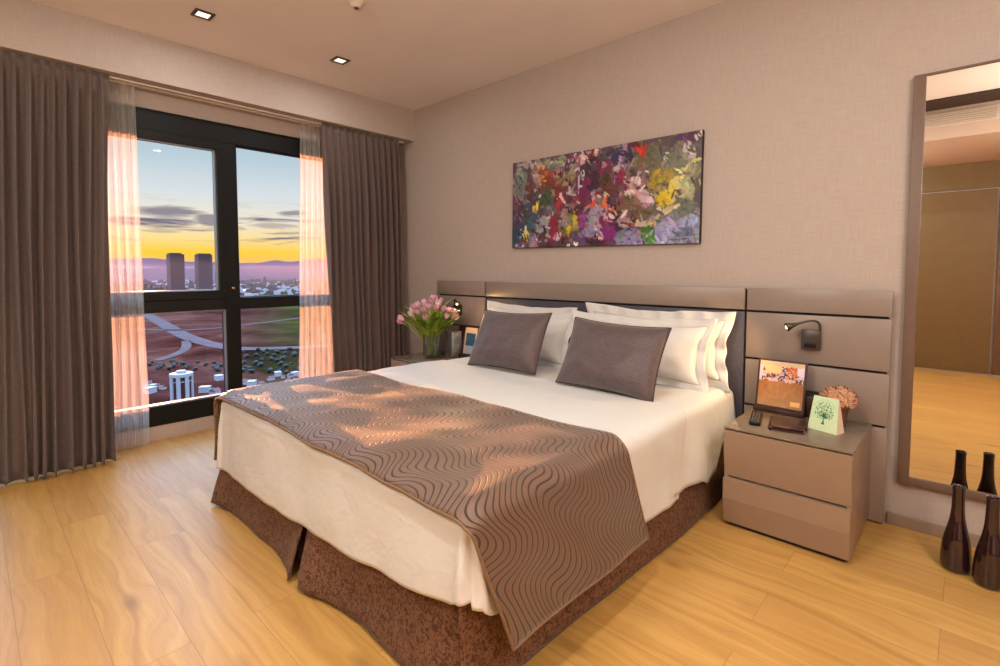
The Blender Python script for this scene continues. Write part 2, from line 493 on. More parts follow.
# ------------------------------------------------------------------ bed
BX0, BX1, BYF, BZ = 1.10, 2.955, -2.085, .560      # outer rectangle of the made-up bed
bed = empty('bed', (2.03, -1.07, 0), label='large double bed with white bedding and a brown damask skirt', cat='bed')
link('bed_base', bx(1.17, 2.885, -2.02, -.07, .03, .27, .01), skirt_m, bed, world=True)
def mattress():
    bm = bx(1.135, 2.92, -2.05, -.065, .27, .530, .05, 5); return bm
link('mattress', mattress(), mattress_m, bed, world=True)
for fx in (1.3, 2.75):
    for fy in (-1.85, -.2):
        link('leg', lathe(bmesh.new(), [(0, 0), (.025, 0), (.03, .035), (0, .035)], 12, (fx, fy, 0)), black_pl, bed, world=True)

def skirt_panel(path, ztop, zbot, inward, nu=60, flare=1.0):
    """path: floor outline (x,y); inward: vector towards the bed giving the set-back at the top"""
    L = [0]
    for a, b in zip(path, path[1:]): L.append(L[-1]+math.dist(a, b))
    def f(u, v):
        s = u*L[-1]
        x = interp(s, list(zip(L, [p[0] for p in path]))); y = interp(s, list(zip(L, [p[1] for p in path])))
        t = v**1.1
        tx, ty = inward(x, y)
        wob = .006*nz(s*5, v*2, path[0][0])*(1-v)
        z = lerp(zbot+.008*nz(s*3, 1.7), ztop, v)
        return (lerp(x, tx, t)+wob*.5, lerp(y, ty, t)+wob, z)
    return solidify(link('skirt_panel', grid(f, nu, 14), skirt_m, bed, world=True), .006, 0)
foot = lambda x, y: (lerp(1.125, 2.905, (x-1.10)/(2.95-1.10)), -2.045)
def smoothpath(p, k=2):
    for _ in range(k):
        q = [p[0]]
        for a, b in zip(p, p[1:]):
            q += [(.75*a[0]+.25*b[0], .75*a[1]+.25*b[1]), (.25*a[0]+.75*b[0], .25*a[1]+.75*b[1])]
        q.append(p[-1]); p = q
    return p
skirt_panel(smoothpath([(1.098, -2.14), (1.14, -2.128), (1.267, -2.098), (1.45, -2.092), (1.60, -2.10), (1.78, -2.092), (1.93, -2.118), (2.012, -2.152)]), .335, .014,
            lambda x, y: (lerp(1.125, 2.015, (x-1.098)/(2.012-1.098)), -2.045))
skirt_panel(smoothpath([(2.050, -2.118), (2.075, -2.145), (2.13, -2.150), (2.24, -2.104), (2.41, -2.086), (2.56, -2.092), (2.72, -2.105), (2.86, -2.100), (2.925, -2.075)]), .335, .014,
            lambda x, y: (lerp(2.020, 2.905, (x-2.050)/(2.925-2.050)), -2.045))
skirt_panel([(1.90, -2.06), (2.18, -2.06)], .33, .02, lambda x, y: (x, -2.035), 10)
skirt_panel(smoothpath([(2.925, -2.085), (2.930, -1.66), (2.944, -1.37), (2.955, -1.08), (2.972, -.75), (2.965, -.45), (2.95, -.09)]), .335, .012, lambda x, y: (2.905, y))
skirt_panel(smoothpath([(1.095, -2.14), (1.105, -2.0), (1.09, -1.5), (1.10, -.8), (1.11, -.09)]), .335, .012, lambda x, y: (1.135, max(y, -2.045)))

def drape_pt(px, py, x0, x1, y0, zt, r, flare=.06, seed=0.0, fold=0.0, ymax=99):
    """lay a cloth point (plan px,py) over the rounded bed edge; returns a point and how far it hangs"""
    cx = min(max(px, x0+r), x1-r); cy = max(py, y0+r)
    dx, dy = px-cx, py-cy
    L = max(abs(dx), abs(dy))
    if L < 1e-9: return Vector((px, py, zt)), 0.0, Vector((0, 0, 1))
    d = Vector((dx, dy, 0)).normalized()
    arc = r*PI/2
    if L < arc:
        a = L/r; h, dn = r*math.sin(a), r*(1-math.cos(a))
        nrm = d*math.sin(a)+Vector((0, 0, 1))*math.cos(a)
    else:
        h, dn = r+flare*(L-arc), r+(L-arc); nrm = d
    if abs(dx) > 1e-6 and abs(dy) > 1e-6:       # corner: soft radiating folds
        th = math.atan2(abs(dy), abs(dx))
        h += fold*math.sin(th*4)**2*min(1, L/.2)
    return Vector((cx+d.x*h, cy+d.y*h, zt-dn)), max(0, L-arc), nrm

# white cover
def duvet():
    hl, hr, hf = .33, .345, .345
    xa, xb, ya, yb = BX0-hl, BX1+hr, BYF-hf, -.64
    r = .055
    def f(u, v):
        px, py = lerp(xa, xb, u), lerp(ya, yb, v)
        # hem lifts towards the near right corner
        if py < BYF+r:
            lift = interp(px, [(1.1, 1.0), (1.9, .95), (2.4, .88), (2.7, .79), (2.9, .70), (3.0, .66)])
            py = BYF+r+(py-BYF-r)*lift
        if px > BX1-r:
            px = BX1-r+(px-BX1+r)*interp(py, [(-2.15, .70), (-2.0, .80), (-1.5, .97), (-.9, 1.0)])
        # the head-end edge runs askew on the near side
        if v > .8:
            py += (v-.8)/.2*interp(px, [(2.5, .0), (2.75, .01), (3.0, -.10), (3.15, -.16), (3.3, -.2)])
        p, hang, nrm = drape_pt(px, py, BX0, BX1, BYF, BZ, r, .06, 1.0, .018)
        k = min(1, hang/.2)
        w = .010*nz(px*2.2, py*2.2, 1)+.006*nz(px*6, py*4.5, 4)
        if hang <= 0:
            # shallow creases across the top
            w += .007*abs(nz(px*1.7+py*1.2, py*3.4-px*.8, 7))
        fold = .014*k*nz(px*4 if abs(nrm.y) > .7 else py*4, p.z*1.5, 3)+.007*k*nz(px*9 if abs(nrm.y) > .7 else py*9, p.z*3, 6)
        fl = 1-sstep(.84, 1, v)
        return p+nrm*((w+fold)*fl+.004-.008*(1-fl))
    return grid(f, 170, 130)
o = solidify(link('duvet', duvet(), linen), .012, -1)
tag(o, 'white cotton bedcover spread over the double bed, under the brown runner', 'bedcover')

# bottom sheet at the head end
def sheet():
    xa, xb, ya, yb = BX0-.2, BX1+.36, -.98, -.075
    def f(u, v):
        px, py = lerp(xa, xb, u), lerp(ya, yb, v)
        if px > BX1: px = BX1+(px-BX1)*interp(py, [(-.98, .80), (-.62, .86), (-.5, 1.0), (-.40, .92), (-.3, .62), (-.07, .5)])
        p, hang, nrm = drape_pt(px, py, BX0+.012, BX1-.012, -9, BZ-.012, .05, .10)
        k = min(1, hang/.2)
        return p+nrm*(.006*nz(px*3, py*3, 12)+.016*k*nz(py*7, p.z*2, 2))
    return grid(f, 110, 50)
o = solidify(link('bed_sheet', sheet(), linen), .005, -1)
tag(o, 'white bottom sheet showing around the pillows at the head of the bed', 'bed sheet')

# runner
R_Y0, R_Y1 = -2.100, -1.325
def runner_pt(u, v, lift=.0):
    xa, xb = BX0-.345, BX1+.375
    px = lerp(xa, xb, u); py = lerp(R_Y0, R_Y1, v)
    over = max(0, px-BX1)
    py += .30*over
    py += .010*nz(px*2.5, 5+v)
    if v < .1: py -= .006*nz(px*4, 8)
    p, hang, nrm = drape_pt(px, max(py, -2.16), BX0-.012, BX1+.012, -9, BZ+.016, .062, .13)
    k = min(1, hang/.25)
    flat = max(0, nrm.z)
    w = .010*nz(px*2.2, py*2.2, 1)+flat*(.006*nz(px*6, py*4.5, 4)+.007*abs(nz(px*1.7+py*1.2, py*3.4-px*.8, 7))+.006*nz(px*3.2-py*1.5, py*7, 31))
    w += .012*k*nz(py*5, p.z*2, 21)
    # the front edge rolls over the foot of the bed
    edge = max(0, (BYF+.045)-p.y)
    p.z -= edge*.45*max(0, nrm.z)
    return p+nrm*(w+.008+lift)
Wx = (BX1+.375)-(BX0-.345); Wy = R_Y1-R_Y0
rn = empty('bed_runner', (2.0, -1.7, .57), label='taupe bed runner with dark wavy lines laid across the foot of the bed', cat='bed runner')
body = link('runner_cloth', grid(lambda u, v: runner_pt(u, v), 200, 60, lambda u, v: (u*Wx, v*Wy)), runner_m, rn, world=True)
solidify(body, .010, -1)
bm = bmesh.new()
n = 160
loop = [runner_pt(i/n, 0) for i in range(n+1)]+[runner_pt(1, i/40) for i in range(1, 41)]+[runner_pt(1-i/n, 1) for i in range(1, n+1)]+[runner_pt(0, 1-i/40) for i in range(1, 40)]
loop.append(loop[0])
tube(bm, [p+Vector((0, 0, -.004)) for p in loop], .0046, 6)
link('piping', bm, piping_m, rn, world=True)

# pillows ----------------------------------------------------------
def pillow_bm(W, Hh, T, seed, puff=.55, pinch=.05, nu=34, nv=26, uvs=False):
    bm = bmesh.new()
    uvl = bm.loops.layers.uv.verify()
    def P(u, v, s):
        x = W/2*u*(1-pinch*(1-v*v)*abs(u)**2); y = Hh/2*v*(1-pinch*1.5*(1-u*u)*abs(v)**2)
        t = T/2*(max(0, (1-abs(u)**3.2)*(1-abs(v)**3.2)))**puff
        t *= 1+.12*nz(u*1.4, v*1.4, seed+s)
        t += .008*nz(u*4, v*4, seed*2+s)*(1-u**4)*(1-v**4)
        # slumped: fuller towards the bottom
        t *= 1-.22*v
        return Vector((x, -s*t, y))
    rows = {}
    for s in (1, -1):
        V = [[None]*(nv+1) for _ in range(nu+1)]
        for i in range(nu+1):
            for j in range(nv+1):
                if s == -1 and (i in (0, nu) or j in (0, nv)): V[i][j] = rows[1][i][j]
                else:
                    u, v = -math.cos(PI*i/nu)*.35+(2*i/nu-1)*.65, -math.cos(PI*j/nv)*.35+(2*j/nv-1)*.65
                    V[i][j] = bm.verts.new(P(u, v, s))
        rows[s] = V
        for i in range(nu):
            for j in range(nv):
                q = (V[i][j], V[i+1][j], V[i+1][j+1], V[i][j+1])
                ij = ((i, j), (i+1, j), (i+1, j+1), (i, j+1))
                if s == -1: q = q[::-1]; ij = ij[::-1]
                f = bm.faces.new(q)
                for l, (a, b) in zip(f.loops, ij): l[uvl].uv = (a/nu*W, b/nv*Hh)
    V = rows[1]
    rim = [V[i][0].co.copy() for i in range(nu+1)]+[V[nu][j].co.copy() for j in range(1, nv+1)]+[V[i][nv].co.copy() for i in range(nu-1, -1, -1)]+[V[0][j].co.copy() for j in range(nv-1, 0, -1)]
    return bm, rim
def flange_bm(rim, width, seed, amp=.010, freq=26):
    bm = bmesh.new(); n = len(rim); rings = []
    c = sum(rim, Vector())/n
    per = 0
    pers = []
    for i in range(n):
        pers.append(per); per += (rim[(i+1) % n]-rim[i]).length
    for k in range(5):
        t = k/4; ring = []
        for i, p in enumerate(rim):
            d = Vector((p.x-c.x, 0, p.z-c.z))
            W = max(abs(q.x-c.x) for q in rim); Hh = max(abs(q.z-c.z) for q in rim)
            e = Vector((max(-1, min(1, d.x/W*1.0))**5, 0, max(-1, min(1, d.z/Hh))**5))
            if e.length < 1e-6: e = d
            m = max(abs(e.x), abs(e.z)); e = e/m
            wob = amp*math.sin(pers[i]*freq*2+seed+2*nz(pers[i]*5, seed))*t+amp*1.4*nz(pers[i]*7, seed, 3)*t
            ring.append(bm.verts.new(p+e*(width*t*(1+.16*nz(pers[i]*6, seed+4)) - .004)+Vector((0, wob, 0))))
        rings.append(ring)
    for a, b in zip(rings, rings[1:]):
        for i in range(n): bm.faces.new((a[i], a[(i+1) % n], b[(i+1) % n], b[i]))
    return bm
def white_pillow(x, y, z, W, Hh, T, lean, rz, roll, seed, label, fl=.045, amp=.008):
    o = empty('pillow', (x, y, z), label=label, cat='pillow', group='white pillows against the headboard')
    o.rotation_euler = (-lean, roll, rz)
    bm, rim = pillow_bm(W, Hh, T, seed, .55, .10)
    dz = Vector((0, 0, Hh/2+fl*.6))
    bmesh.ops.translate(bm, verts=bm.verts, vec=dz)
    body = link('pillow_body', bm, linen2, o)
    bm = flange_bm([p+dz for p in rim], fl, seed, amp)
    solidify(link('flange', bm, linen2, body), .004, 0)
    return o
R = math.radians
white_pillow(1.475, -.150, .553, .76, .33, .15, R(9), R(2), R(1), 1.0, 'white pillow at the back left, its top edge above the left dark cushion')
white_pillow(1.60, -.300, .543, .70, .32, .16, R(20), R(-3), R(-1), 2.2, 'white pillow directly behind the left dark cushion')
white_pillow(2.47, -.150, .552, .86, .335, .15, R(8), R(-1), R(0), 3.7, 'white pillow at the back right with ruffled edge nearest the bedside lamp', .06, .016)
white_pillow(2.42, -.305, .545, .84, .33, .17, R(18), R(2), R(0), 5.1, 'white pillow directly behind the right dark cushion', .05)

def dark_cushion(x, y, z, W, Hh, T, lean, rz, roll, seed, label):
    o = empty('cushion', (x, y, z), label=label, cat='cushion', group='dark cushions in front of the pillows')
    o.rotation_euler = (-lean, roll, rz)
    bm, rim = pillow_bm(W, Hh, T, seed, .6, .055)
    dz = Vector((0, 0, Hh/2))
    bmesh.ops.translate(bm, verts=bm.verts, vec=dz)
    body = link('cushion_body', bm, cushion_m, o)
    pts = [p+dz for p in rim]; pts.append(pts[0])
    link('piping', tube(bmesh.new(), pts, .004, 6, False), cush_pipe, body)
    return o
dark_cushion(1.700, -.640, .562, .570, .400, .17, R(26), R(2), R(-1), 8.0, 'mauve-grey woven cushion on the left, nearer the window')
dark_cushion(2.482, -.700, .560, .570, .395, .17, R(27), R(2), R(2), 9.3, 'mauve-grey woven cushion on the right, nearer the mirror')

# ------------------------------------------------------------------ headboard
hb = empty('headboard', (1.995, -.02, 0), label='long taupe panelled headboard with black grooves along the wall', cat='headboard')
link('backing', bx(.385, 3.60, -.030, -.001, .012, 1.092), groove, hb, smooth=False, world=True)
HX = ((.375, .978), (.990, 2.978), (2.990, 3.615)); HZ = ((.010, .458), (.470, .713), (.725, .969), (.981, 1.100))
for i, (a, b) in enumerate(HX):
    for j, (c, d) in enumerate(HZ):
        if i == 1 and j < 3: continue
        sharp(link('panel', bx(a, b, -.052, -.0305, c, d, .0025), lacq_hb, hb, world=True))
tag(link('upholstered_panel', bx(.990, 2.978, -.042, -.0305, .15, .969, .004), navy, hb, world=True), 'dark slate panel behind the pillows')

# ------------------------------------------------------------------ nightstands
def nightstand(cx, label):
    o = empty('nightstand', (cx, -.304, 0), label=label, cat='nightstand', group='bedside drawer units')
    w, d = .248, .245
    sharp(link('plinth', bx(-w+.02, w-.02, -d+.02, d-.01, 0, .022), groove, o))
    bm = bmesh.new()
    box(bm, -w, -w+.018, -d, d, .02, .462, .0015); box(bm, w-.018, w, -d, d, .02, .462, .0015)
    box(bm, -w+.018, w-.018, d-.018, d, .02, .462); box(bm, -w+.018, w-.018, -d+.03, d-.018, .02, .036); box(bm, -w+.018, w-.018, -d+.03, d-.018, .446, .462)
    sharp(link('carcass', bm, lacquer, o))
    for z0, z1 in ((.021, .233), (.242, .460)):
        h = z1-z0
        pts = [(-d, z1), (-d-.022, z1-.001), (-d-.022, z0+h*.56), (-d-.001, z0), (-d+.03, z0), (-d+.03, z1)]
        bm = bmesh.new(); prism(bm, pts, 'x', -w+.002, w-.002)
        df = sharp(link('drawer', bm, lacquer, o), 10)
        link('drawer_box', bx(-w+.022, w-.022, -d+.03, d-.03, z0+.025, z1-.03), lacquer, df, smooth=False)
    sharp(link('shadow_gap', bx(-w+.004, w-.004, -d-.002, d-.002, .462, .466), groove, o))
    sharp(link('glass_top', bx(-w-.001, w+.001, -d-.022, d, .466, .474, .001), smoke_glass, o))
    return o
ns = nightstand(3.309, 'taupe two-drawer nightstand right of the bed, in front of the mirror side')
ns2 = copy_tree(ns); ns2.location.x = .650
ns2['label'] = 'taupe two-drawer nightstand by the window, under the tulips'
NZ = .474

# reading lamps -----------------------------------------------------
def reading_lamp(side, x, label):
    """side +1: the head points to -x"""
    o = empty('reading_lamp', (x, -.052, .80), label=label, cat='reading lamp', group='gooseneck reading lamps on the headboard')
    s = side
    plate = sharp(link('wall_plate', bx(-.040, .040, -.034, 0, .0, .098, .003), graphite, o))
    link('switch', bx(-.026, .026, -.040, -.034, .012, .030, .002), black_pl, plate)
    pts = [(s*.036, -.018, .096), (s*.037, -.020, .120), (s*.032, -.026, .138), (s*.018, -.036, .147), (-s*.005, -.050, .146), (-s*.030, -.066, .137), (-s*.052, -.080, .128)]
    # smooth
    for _ in range(2):
        q = [pts[0]]
        for a, b in zip(pts, pts[1:]):
            q += [tuple(.75*i+.25*j for i, j in zip(a, b)), tuple(.25*i+.75*j for i, j in zip(a, b))]
        q.append(pts[-1]); pts = q
    link('gooseneck', tube(bmesh.new(), pts, .0055, 8), graphite, o)
    a = Vector(pts[-1]); d = Vector((-s*.80, -.50, -.36)).normalized()
    head = link('lamp_head', tube(bmesh.new(), [a-d*.004, a+d*.010, a+d*.022, a+d*.048, a+d*.050, a+d*.034], [.006, .010, .012, .022, .020, .014], 16, False), graphite, o)
    bm = bmesh.new(); bmesh.ops.create_uvsphere(bm, u_segments=14, v_segments=10, radius=.0135, matrix=Matrix.Translation(a+d*.040))
    link('bulb', bm, bulb_m, head)
    tip = Vector((x, -.052, .80))+a+d*.062
    L = bpy.data.lights.new('lamp_light', 'SPOT'); L.energy = 11 if s > 0 else 7; L.color = (1, .62, .28); L.spot_size = R(150); L.spot_blend = .8; L.shadow_soft_size = .02
    lo = bpy.data.objects.new('lamp_light', L); COL.objects.link(lo); lo.location = tip
    lo.rotation_euler = d.to_track_quat('-Z', 'Y').to_euler()
    return o
reading_lamp(1, 3.300, 'black gooseneck reading lamp on the right headboard panel, lit')
reading_lamp(-1, .668, 'gooseneck reading lamp on the left headboard panel, shining behind the tulips')

# ------------------------------------------------------------------ things on the right nightstand
# photo stand
def lobby(fx, fy):
    n1 = nz(fx*9, fy*11, 2); n2 = nz(fx*22, fy*26, 5)
    o0 = fx, fy
    if fy < .5: fx += .05*nz(fx*8, fy*9, 7)+.02*n2; fy += .035*nz(fx*10, fy*6, 8)
    if fy < .44+.03*nz(fx*14, 3):
        if fy < .10: return (.80+.03*n1, .68, .54)
        if fx < .10: c = (.80, .74, .80)
        elif fx < .50: c = (.92, .74, .52) if fy < .27 else (.78, .62, .55)
        elif fx < .62: c = (.42, .22, .24) if n2 > -.1 else (.86, .78, .82)
        elif fx < .84: c = (.70, .32, .18) if n2 > 0 else (.86, .56, .36)
        else: c = (.84, .80, .88)
        if fy > .28 and n2 > -.15 and not (fx < .05): c = (.36, .16, .16) if n1 > -.1 else (.82, .70, .72)
        if .05 < fx < .12 and .12 < fy < .24 and abs(fx-.05-(fy-.12)*.5) < .025: c = (.4, .2, .2)
        return c
    fx, fy = o0
    t = (fy-.44)/.56
    k = .05*n1+.04*nz(fx*50, fy*4)-.22*abs(fx-.45)*(1-t)
    c = (.70-.03*t+k, .45+.05*t+k, .24+.08*t+k)
    if .74 < fx < .95 and .84 < fy < .94: c = (.93, .70, .42)
    return c
def photo_stand(x, y, rz, label, lobbyprint=True):
    o = empty('photo_stand', (x, y, NZ), rz, label=label, cat='photo card')
    tilt = .045
    def T(px, pz, dy): return (px, dy+.0005+tilt*(pz-.02)/.242, pz)
    bm = bmesh.new()
    pts = [(-.004, .02), (.006, .02), (.006+tilt, .262), (-.004+tilt, .262)]
    prism(bm, pts, 'x', -.112, .112)
    board = sharp(link('board', bm, dark_leather, o))
    sharp(link('foot_strip', bx(-.116, .116, -.022, .045, 0, .022, .004), dark_leather, o))
    if lobbyprint:
        painted('print', lobby, 72, 80, (T(-.102, .255, -.0055), T(.102, .255, -.0055), T(.102, .032, -.0055), T(-.102, .032, -.0055)), print_m, board)
    else:
        def sea(fx, fy):
            if fx < .12 or fx > .88 or fy < .22: return (.86, .74, .64)
            n1 = nz(fx*7, fy*6, 3)
            return (.16+.1*n1, .33+.1*n1, .45+.15*n1) if fy < .7 else (.62+.1*n1, .70, .78)
        painted('print', sea, 40, 50, (T(-.03, .245, -.0055), T(.106, .245, -.0055), T(.106, .032, -.0055), T(-.03, .032, -.0055)), print_m, board)
    return o
photo_stand(3.188, -.165, R(-2), 'standing card with a warm photo of a hotel room on the right nightstand')
photo_stand(.850, -.145, R(2), 'dark card stand with a pale bordered blue picture, left nightstand', False)

# remote control
o = empty('remote_control', (3.140, -.365, NZ), R(13), label='black remote control lying on the right nightstand', cat='remote control')
bm = bx(-.024, .024, -.105, .105, 0, .018, .007, 3); case = link('case', bm, black_pl, o)
for i in range(3):
    for j in range(6):
        link('button', bx(-.016+i*.012-.0038+.004, -.016+i*.012+.0038+.004, -.080+j*.028-.005, -.080+j*.028+.005, .0175, .0205, .001), red_m if (i, j) == (0, 5) else button_m, case, smooth=False)
# leather folder
o = empty('leather_folder', (3.283, -.385, NZ), R(11), label='dark brown leather folder lying on the right nightstand', cat='folder')
sharp(link('back_cover', bx(-.066, .066, -.090, .090, 0, .006, .0025), dark_leather, o))
link('pages', bx(-.060, .062, -.084, .084, .006, .015), dark_leather, o, smooth=False)
sharp(link('front_cover', bx(-.066, .066, -.090, .090, .015, .021, .0025), dark_leather, o))
link('spine', tube(bmesh.new(), [(-.066, -.090, .0105), (-.066, .090, .0105)], .0105, 10), dark_leather, o)
sharp(link('pen_loop', bx(.060, .078, -.03, .03, .004, .017, .004), dark_leather, o))

# tent card with a tree
def treecard(fx, fy):
    n1 = nz(fx*14, fy*14, 1)
    bg = (.76+.03*n1+.05*fy, .88+.02*n1, .72-.02*n1)
    ink = (.10, .40, .24)
    cx, cy = .5, .42
    dx, dy = fx-cx, (fy-cy)*1.25
    # trunk and branches
    if .48 < fy < .80 and abs(dx) < .020+.055*max(0, (fy-.66)/.14)**2: return ink
    for ang, l in ((-1.2, .27), (-.75, .30), (-.35, .32), (0, .33), (.35, .32), (.75, .30), (1.2, .27), (-1.5, .2), (1.5, .2)):
        ux, uy = math.sin(ang), -math.cos(ang)
        px, py = fx-.5, (fy-.58)*1.25
        s = px*ux+py*uy
        if 0 < s < l and abs(px*uy-py*ux+.02*math.sin(s*20)) < .015*(1.25-s/l): return ink
    r = math.hypot(dx*1.0, dy)
    if r < .36 and fy < .64:
        c = nz(fx*26, fy*26, 9)
        if c > .12: return ink if c > .2 else (.3, .58, .36)
    if abs(fy-.905) < .012 and abs(dx) < .08 and nz(fx*70, 1) > 0: return (.35, .6, .42)
    if abs(r-.43) < .012 and fy < .30 and nz(fx*60, fy*60, 2) > .05: return (.3, .58, .4)
    return bg
o = empty('tent_card', (3.418, -.318, NZ), R(-17), label='pale green tent card printed with a dark green tree', cat='card')
wb, wt, hh, db = .062, .052, .150, .032
A = [(-wb, -db, 0), (wb, -db, 0), (wt, -.003, hh), (-wt, -.003, hh)]
B = [(-wb, db, 0), (wb, db, 0), (wt, .003, hh), (-wt, .003, hh)]
bm = bmesh.new()
va = [bm.verts.new(p) for p in A]; vb = [bm.verts.new(p) for p in B]
bm.faces.new(va); bm.faces.new(vb[::-1])
for i in range(4): bm.faces.new((va[i], vb[i], vb[(i+1) % 4], va[(i+1) % 4]))
bmesh.ops.recalc_face_normals(bm, faces=bm.faces)
card = link('card_body', bm, tan_paper, o, smooth=False)
e = .0012
nrm = Vector((0, -hh, db-.003)).normalized()*-.0008
nrm = Vector((0, -.0009, .0002))
painted('tree_print', treecard, 88, 100, [tuple(Vector(p)+nrm) for p in (A[3], A[2], A[1], A[0])], print_m, card)

# dried flower pot
o = empty('dried_flowers', (3.440, -.170, NZ), label='round bunch of rusty dried flowers in a brown pot', cat='dried flowers')
pot_m = plain('brown_pot', rgb(112, 76, 52), .6, 0, .2, 50)
link('pot', lathe(bmesh.new(), [(0, 0), (.030, 0), (.036, .03), (.042, .090), (.043, .093), (.038, .093), (.036, .07), (0, .07)], 24), pot_m, o)
petal_m = plain('rust_petals', rgb(190, 142, 110), .8, 0, .75, 170)
bm = bmesh.new()
rnd = random.Random(3)
for k in range(420):
    zc = rnd.random(); th = rnd.random()*2*PI
    ph = math.acos(1-1.25*zc)
    rr = .070*(.90+.14*rnd.random())
    c = Vector((math.sin(ph)*math.cos(th)*rr*1.05, math.sin(ph)*math.sin(th)*rr*1.05, .118+math.cos(ph)*rr*.80))
    d = (c-Vector((0, 0, .105))).normalized(); a = d.orthogonal().normalized(); a = Matrix.Rotation(rnd.random()*PI, 3, d) @ a; b = d.cross(a)
    s = .0115*(.6+.8*rnd.random())
    m0 = bm.verts.new(c+d*.001)
    ring = [bm.verts.new(c+(a*math.cos(q*PI/3)+b*math.sin(q*PI/3))*s*(1 if q % 2 else .7)+d*.008*(1 if q % 2 else -.5)) for q in range(6)]
    for q in range(6): bm.faces.new((m0, ring[q], ring[(q+1) % 6]))
bmesh.ops.create_uvsphere(bm, u_segments=20, v_segments=12, radius=.062, matrix=Matrix.Translation((0, 0, .116)) @ Matrix.Diagonal((1.05, 1.05, .72, 1)))
link('flower_head', bm, petal_m, o)
# black box behind the cards
o = empty('tissue_box', (3.330, -.115, NZ), R(-2), label='black leather box standing behind the green tent card', cat='box')
sharp(link('box_body', bx(-.055, .055, -.03, .05, 0, .105, .004), dark_leather, o))
sharp(link('box_lid', bx(-.057, .057, -.032, .052, .105, .118, .004), black_pl, o))

# ------------------------------------------------------------------ things on the left nightstand
VX, VY = .662, -.352
o = empty('vase', (VX, VY, NZ), label='clear glass cylinder vase holding the pink tulips', cat='vase')
link('vase_glass', lathe(bmesh.new(), [(0, 0), (.060, 0), (.066, .004), (.068, .02), (.070, .215), (.0695, .218), (.067, .216), (.064, .022), (.058, .014), (0, .014)], 40), glass_m, o)
water_m, wt_ = newmat('vase_water')
wt_.out(wt_.n('ShaderNodeMixShader', {0: wt_.math('MULTIPLY', wt_.n('ShaderNodeFresnel', {'IOR': 1.33}).outputs[0], .5), 1: wt_.n('ShaderNodeBsdfTransparent', {0: (.72, .78, .74, 1)}).outputs[0], 2: wt_.n('ShaderNodeBsdfGlossy', {'Roughness': .02}).outputs[0]}).outputs[0])
link('water', lathe(bmesh.new(), [(0, .0145), (.0575, .0150), (.0625, .024), (.0645, .115), (0, .115)], 40), water_m, o)

stem_m = plain('tulip_stem_green', rgb(142, 168, 58), .5, 0, .1, 60)
leaf_m = plain('tulip_leaf_green', rgb(138, 164, 56), .5, 0, .3, 30)
pinks = []
for i, c in enumerate((rgb(222, 172, 192), rgb(232, 192, 206), rgb(208, 150, 178))):
    pinks.append(plain('tulip_petal_pink_%s' % 'abc'[i], c, .55, 0, .18, 60, **{'Subsurface Weight': 0.0}))
rnd = random.Random(21)
def tulip(tip, base, r, mat, leaf):
    o = empty('tulip', base, label='pink tulip with green stem and leaves standing in the glass vase', cat='tulip', group='pink tulips in the vase')
    b = Vector(base); t = Vector(tip)
    mid = b.lerp(t, .55)+Vector((0, 0, .03)); mid.x = lerp(b.x, t.x, .42); mid.y = lerp(b.y, t.y, .42)
    pts = []
    for i in range(13):
        s = i/12
        p = b*(1-s)**2+mid*2*s*(1-s)+t*s*s
        pts.append(p-b)
    link('stem', tube(bmesh.new(), pts, [.0034]*13, 6), stem_m, o)
    ax = (pts[-1]-pts[-2]).normalized()
    q = ax.to_track_quat('Z', 'Y').to_matrix()
    bm = bmesh.new()
    h = r*2.5
    for k in range(6):
        an = k*PI/3; inner = .86 if k % 2 else 1.0
        def f(u, v):
            wd = math.sin(PI*min(1, v*.93+.07)**.75)*1.15+.05
            a = an+(u-.5)*1.25*wd/max(.25, math.sin(PI*min(.93, v*.8+.12))+.15)*.8
            rad = r*inner*(math.sin(PI*(.10+.72*v)))*(1-.12*(2*u-1)**2)
            if v > .85: rad *= 1-.35*(v-.85)/.15
            z = h*v*(1-.10*(2*u-1)**2*v)
            return q @ Vector((rad*math.cos(a), rad*math.sin(a), z)) + pts[-1]
        grid(f, 4, 8, None, bm)
    link('bloom', bm, mat, o)
    if leaf:
        for _ in range(leaf):
            s0 = rnd.uniform(.28, .5); i0 = int(s0*12)
            p0 = pts[i0]; an = math.atan2(t.y-VY, t.x-VX)+rnd.uniform(-.9, .9)
            ln = rnd.uniform(.15, .26); dirv = Vector((math.cos(an), math.sin(an), 0))
            side = Vector((-math.sin(an), math.cos(an), 0))
            up = rnd.uniform(1.0, 1.6)
            def f(u, v):
                wdt = .021*math.sin(PI*(v*.92+.06))**.8
                out = ln*(.55*v+.35*v*v); zz = ln*up*(v-.33*v*v)
                return p0+dirv*out+Vector((0, 0, zz))+side*wdt*(2*u-1)+dirv*(-.006*(1-(2*u-1)**2))
            link('leaf', grid(f, 4, 10), leaf_m, o)
heads = []
for k in range(32):
    for _ in range(60):
        an = rnd.uniform(0, 2*PI); rr = math.sqrt(rnd.random())*.205
        z = NZ+.475-.62*rr*rr/.205*1.0-rnd.uniform(0, .05)
        p = Vector((VX+rr*math.cos(an), VY+rr*math.sin(an)*.85, z))
        if p.y > -.09: continue
        if all((p-h).length > .046 for h in heads): break
    heads.append(p)
# two drooping on the window side
heads += [Vector((VX-.16, VY-.165, NZ+.285)), Vector((VX-.12, VY-.185, NZ+.315))]
for i, hp in enumerate(heads):
    an = math.atan2(hp.y-VY, hp.x-VX)+PI+rnd.uniform(-.4, .4); rb = rnd.uniform(.01, .045)
    base = (VX+rb*math.cos(an), VY+rb*math.sin(an), NZ+.02)
    # pull stems through the mouth of the vase
    tulip(hp, base, rnd.uniform(.021, .026), pinks[i % 3], 3 if i % 2 == 0 else 2)

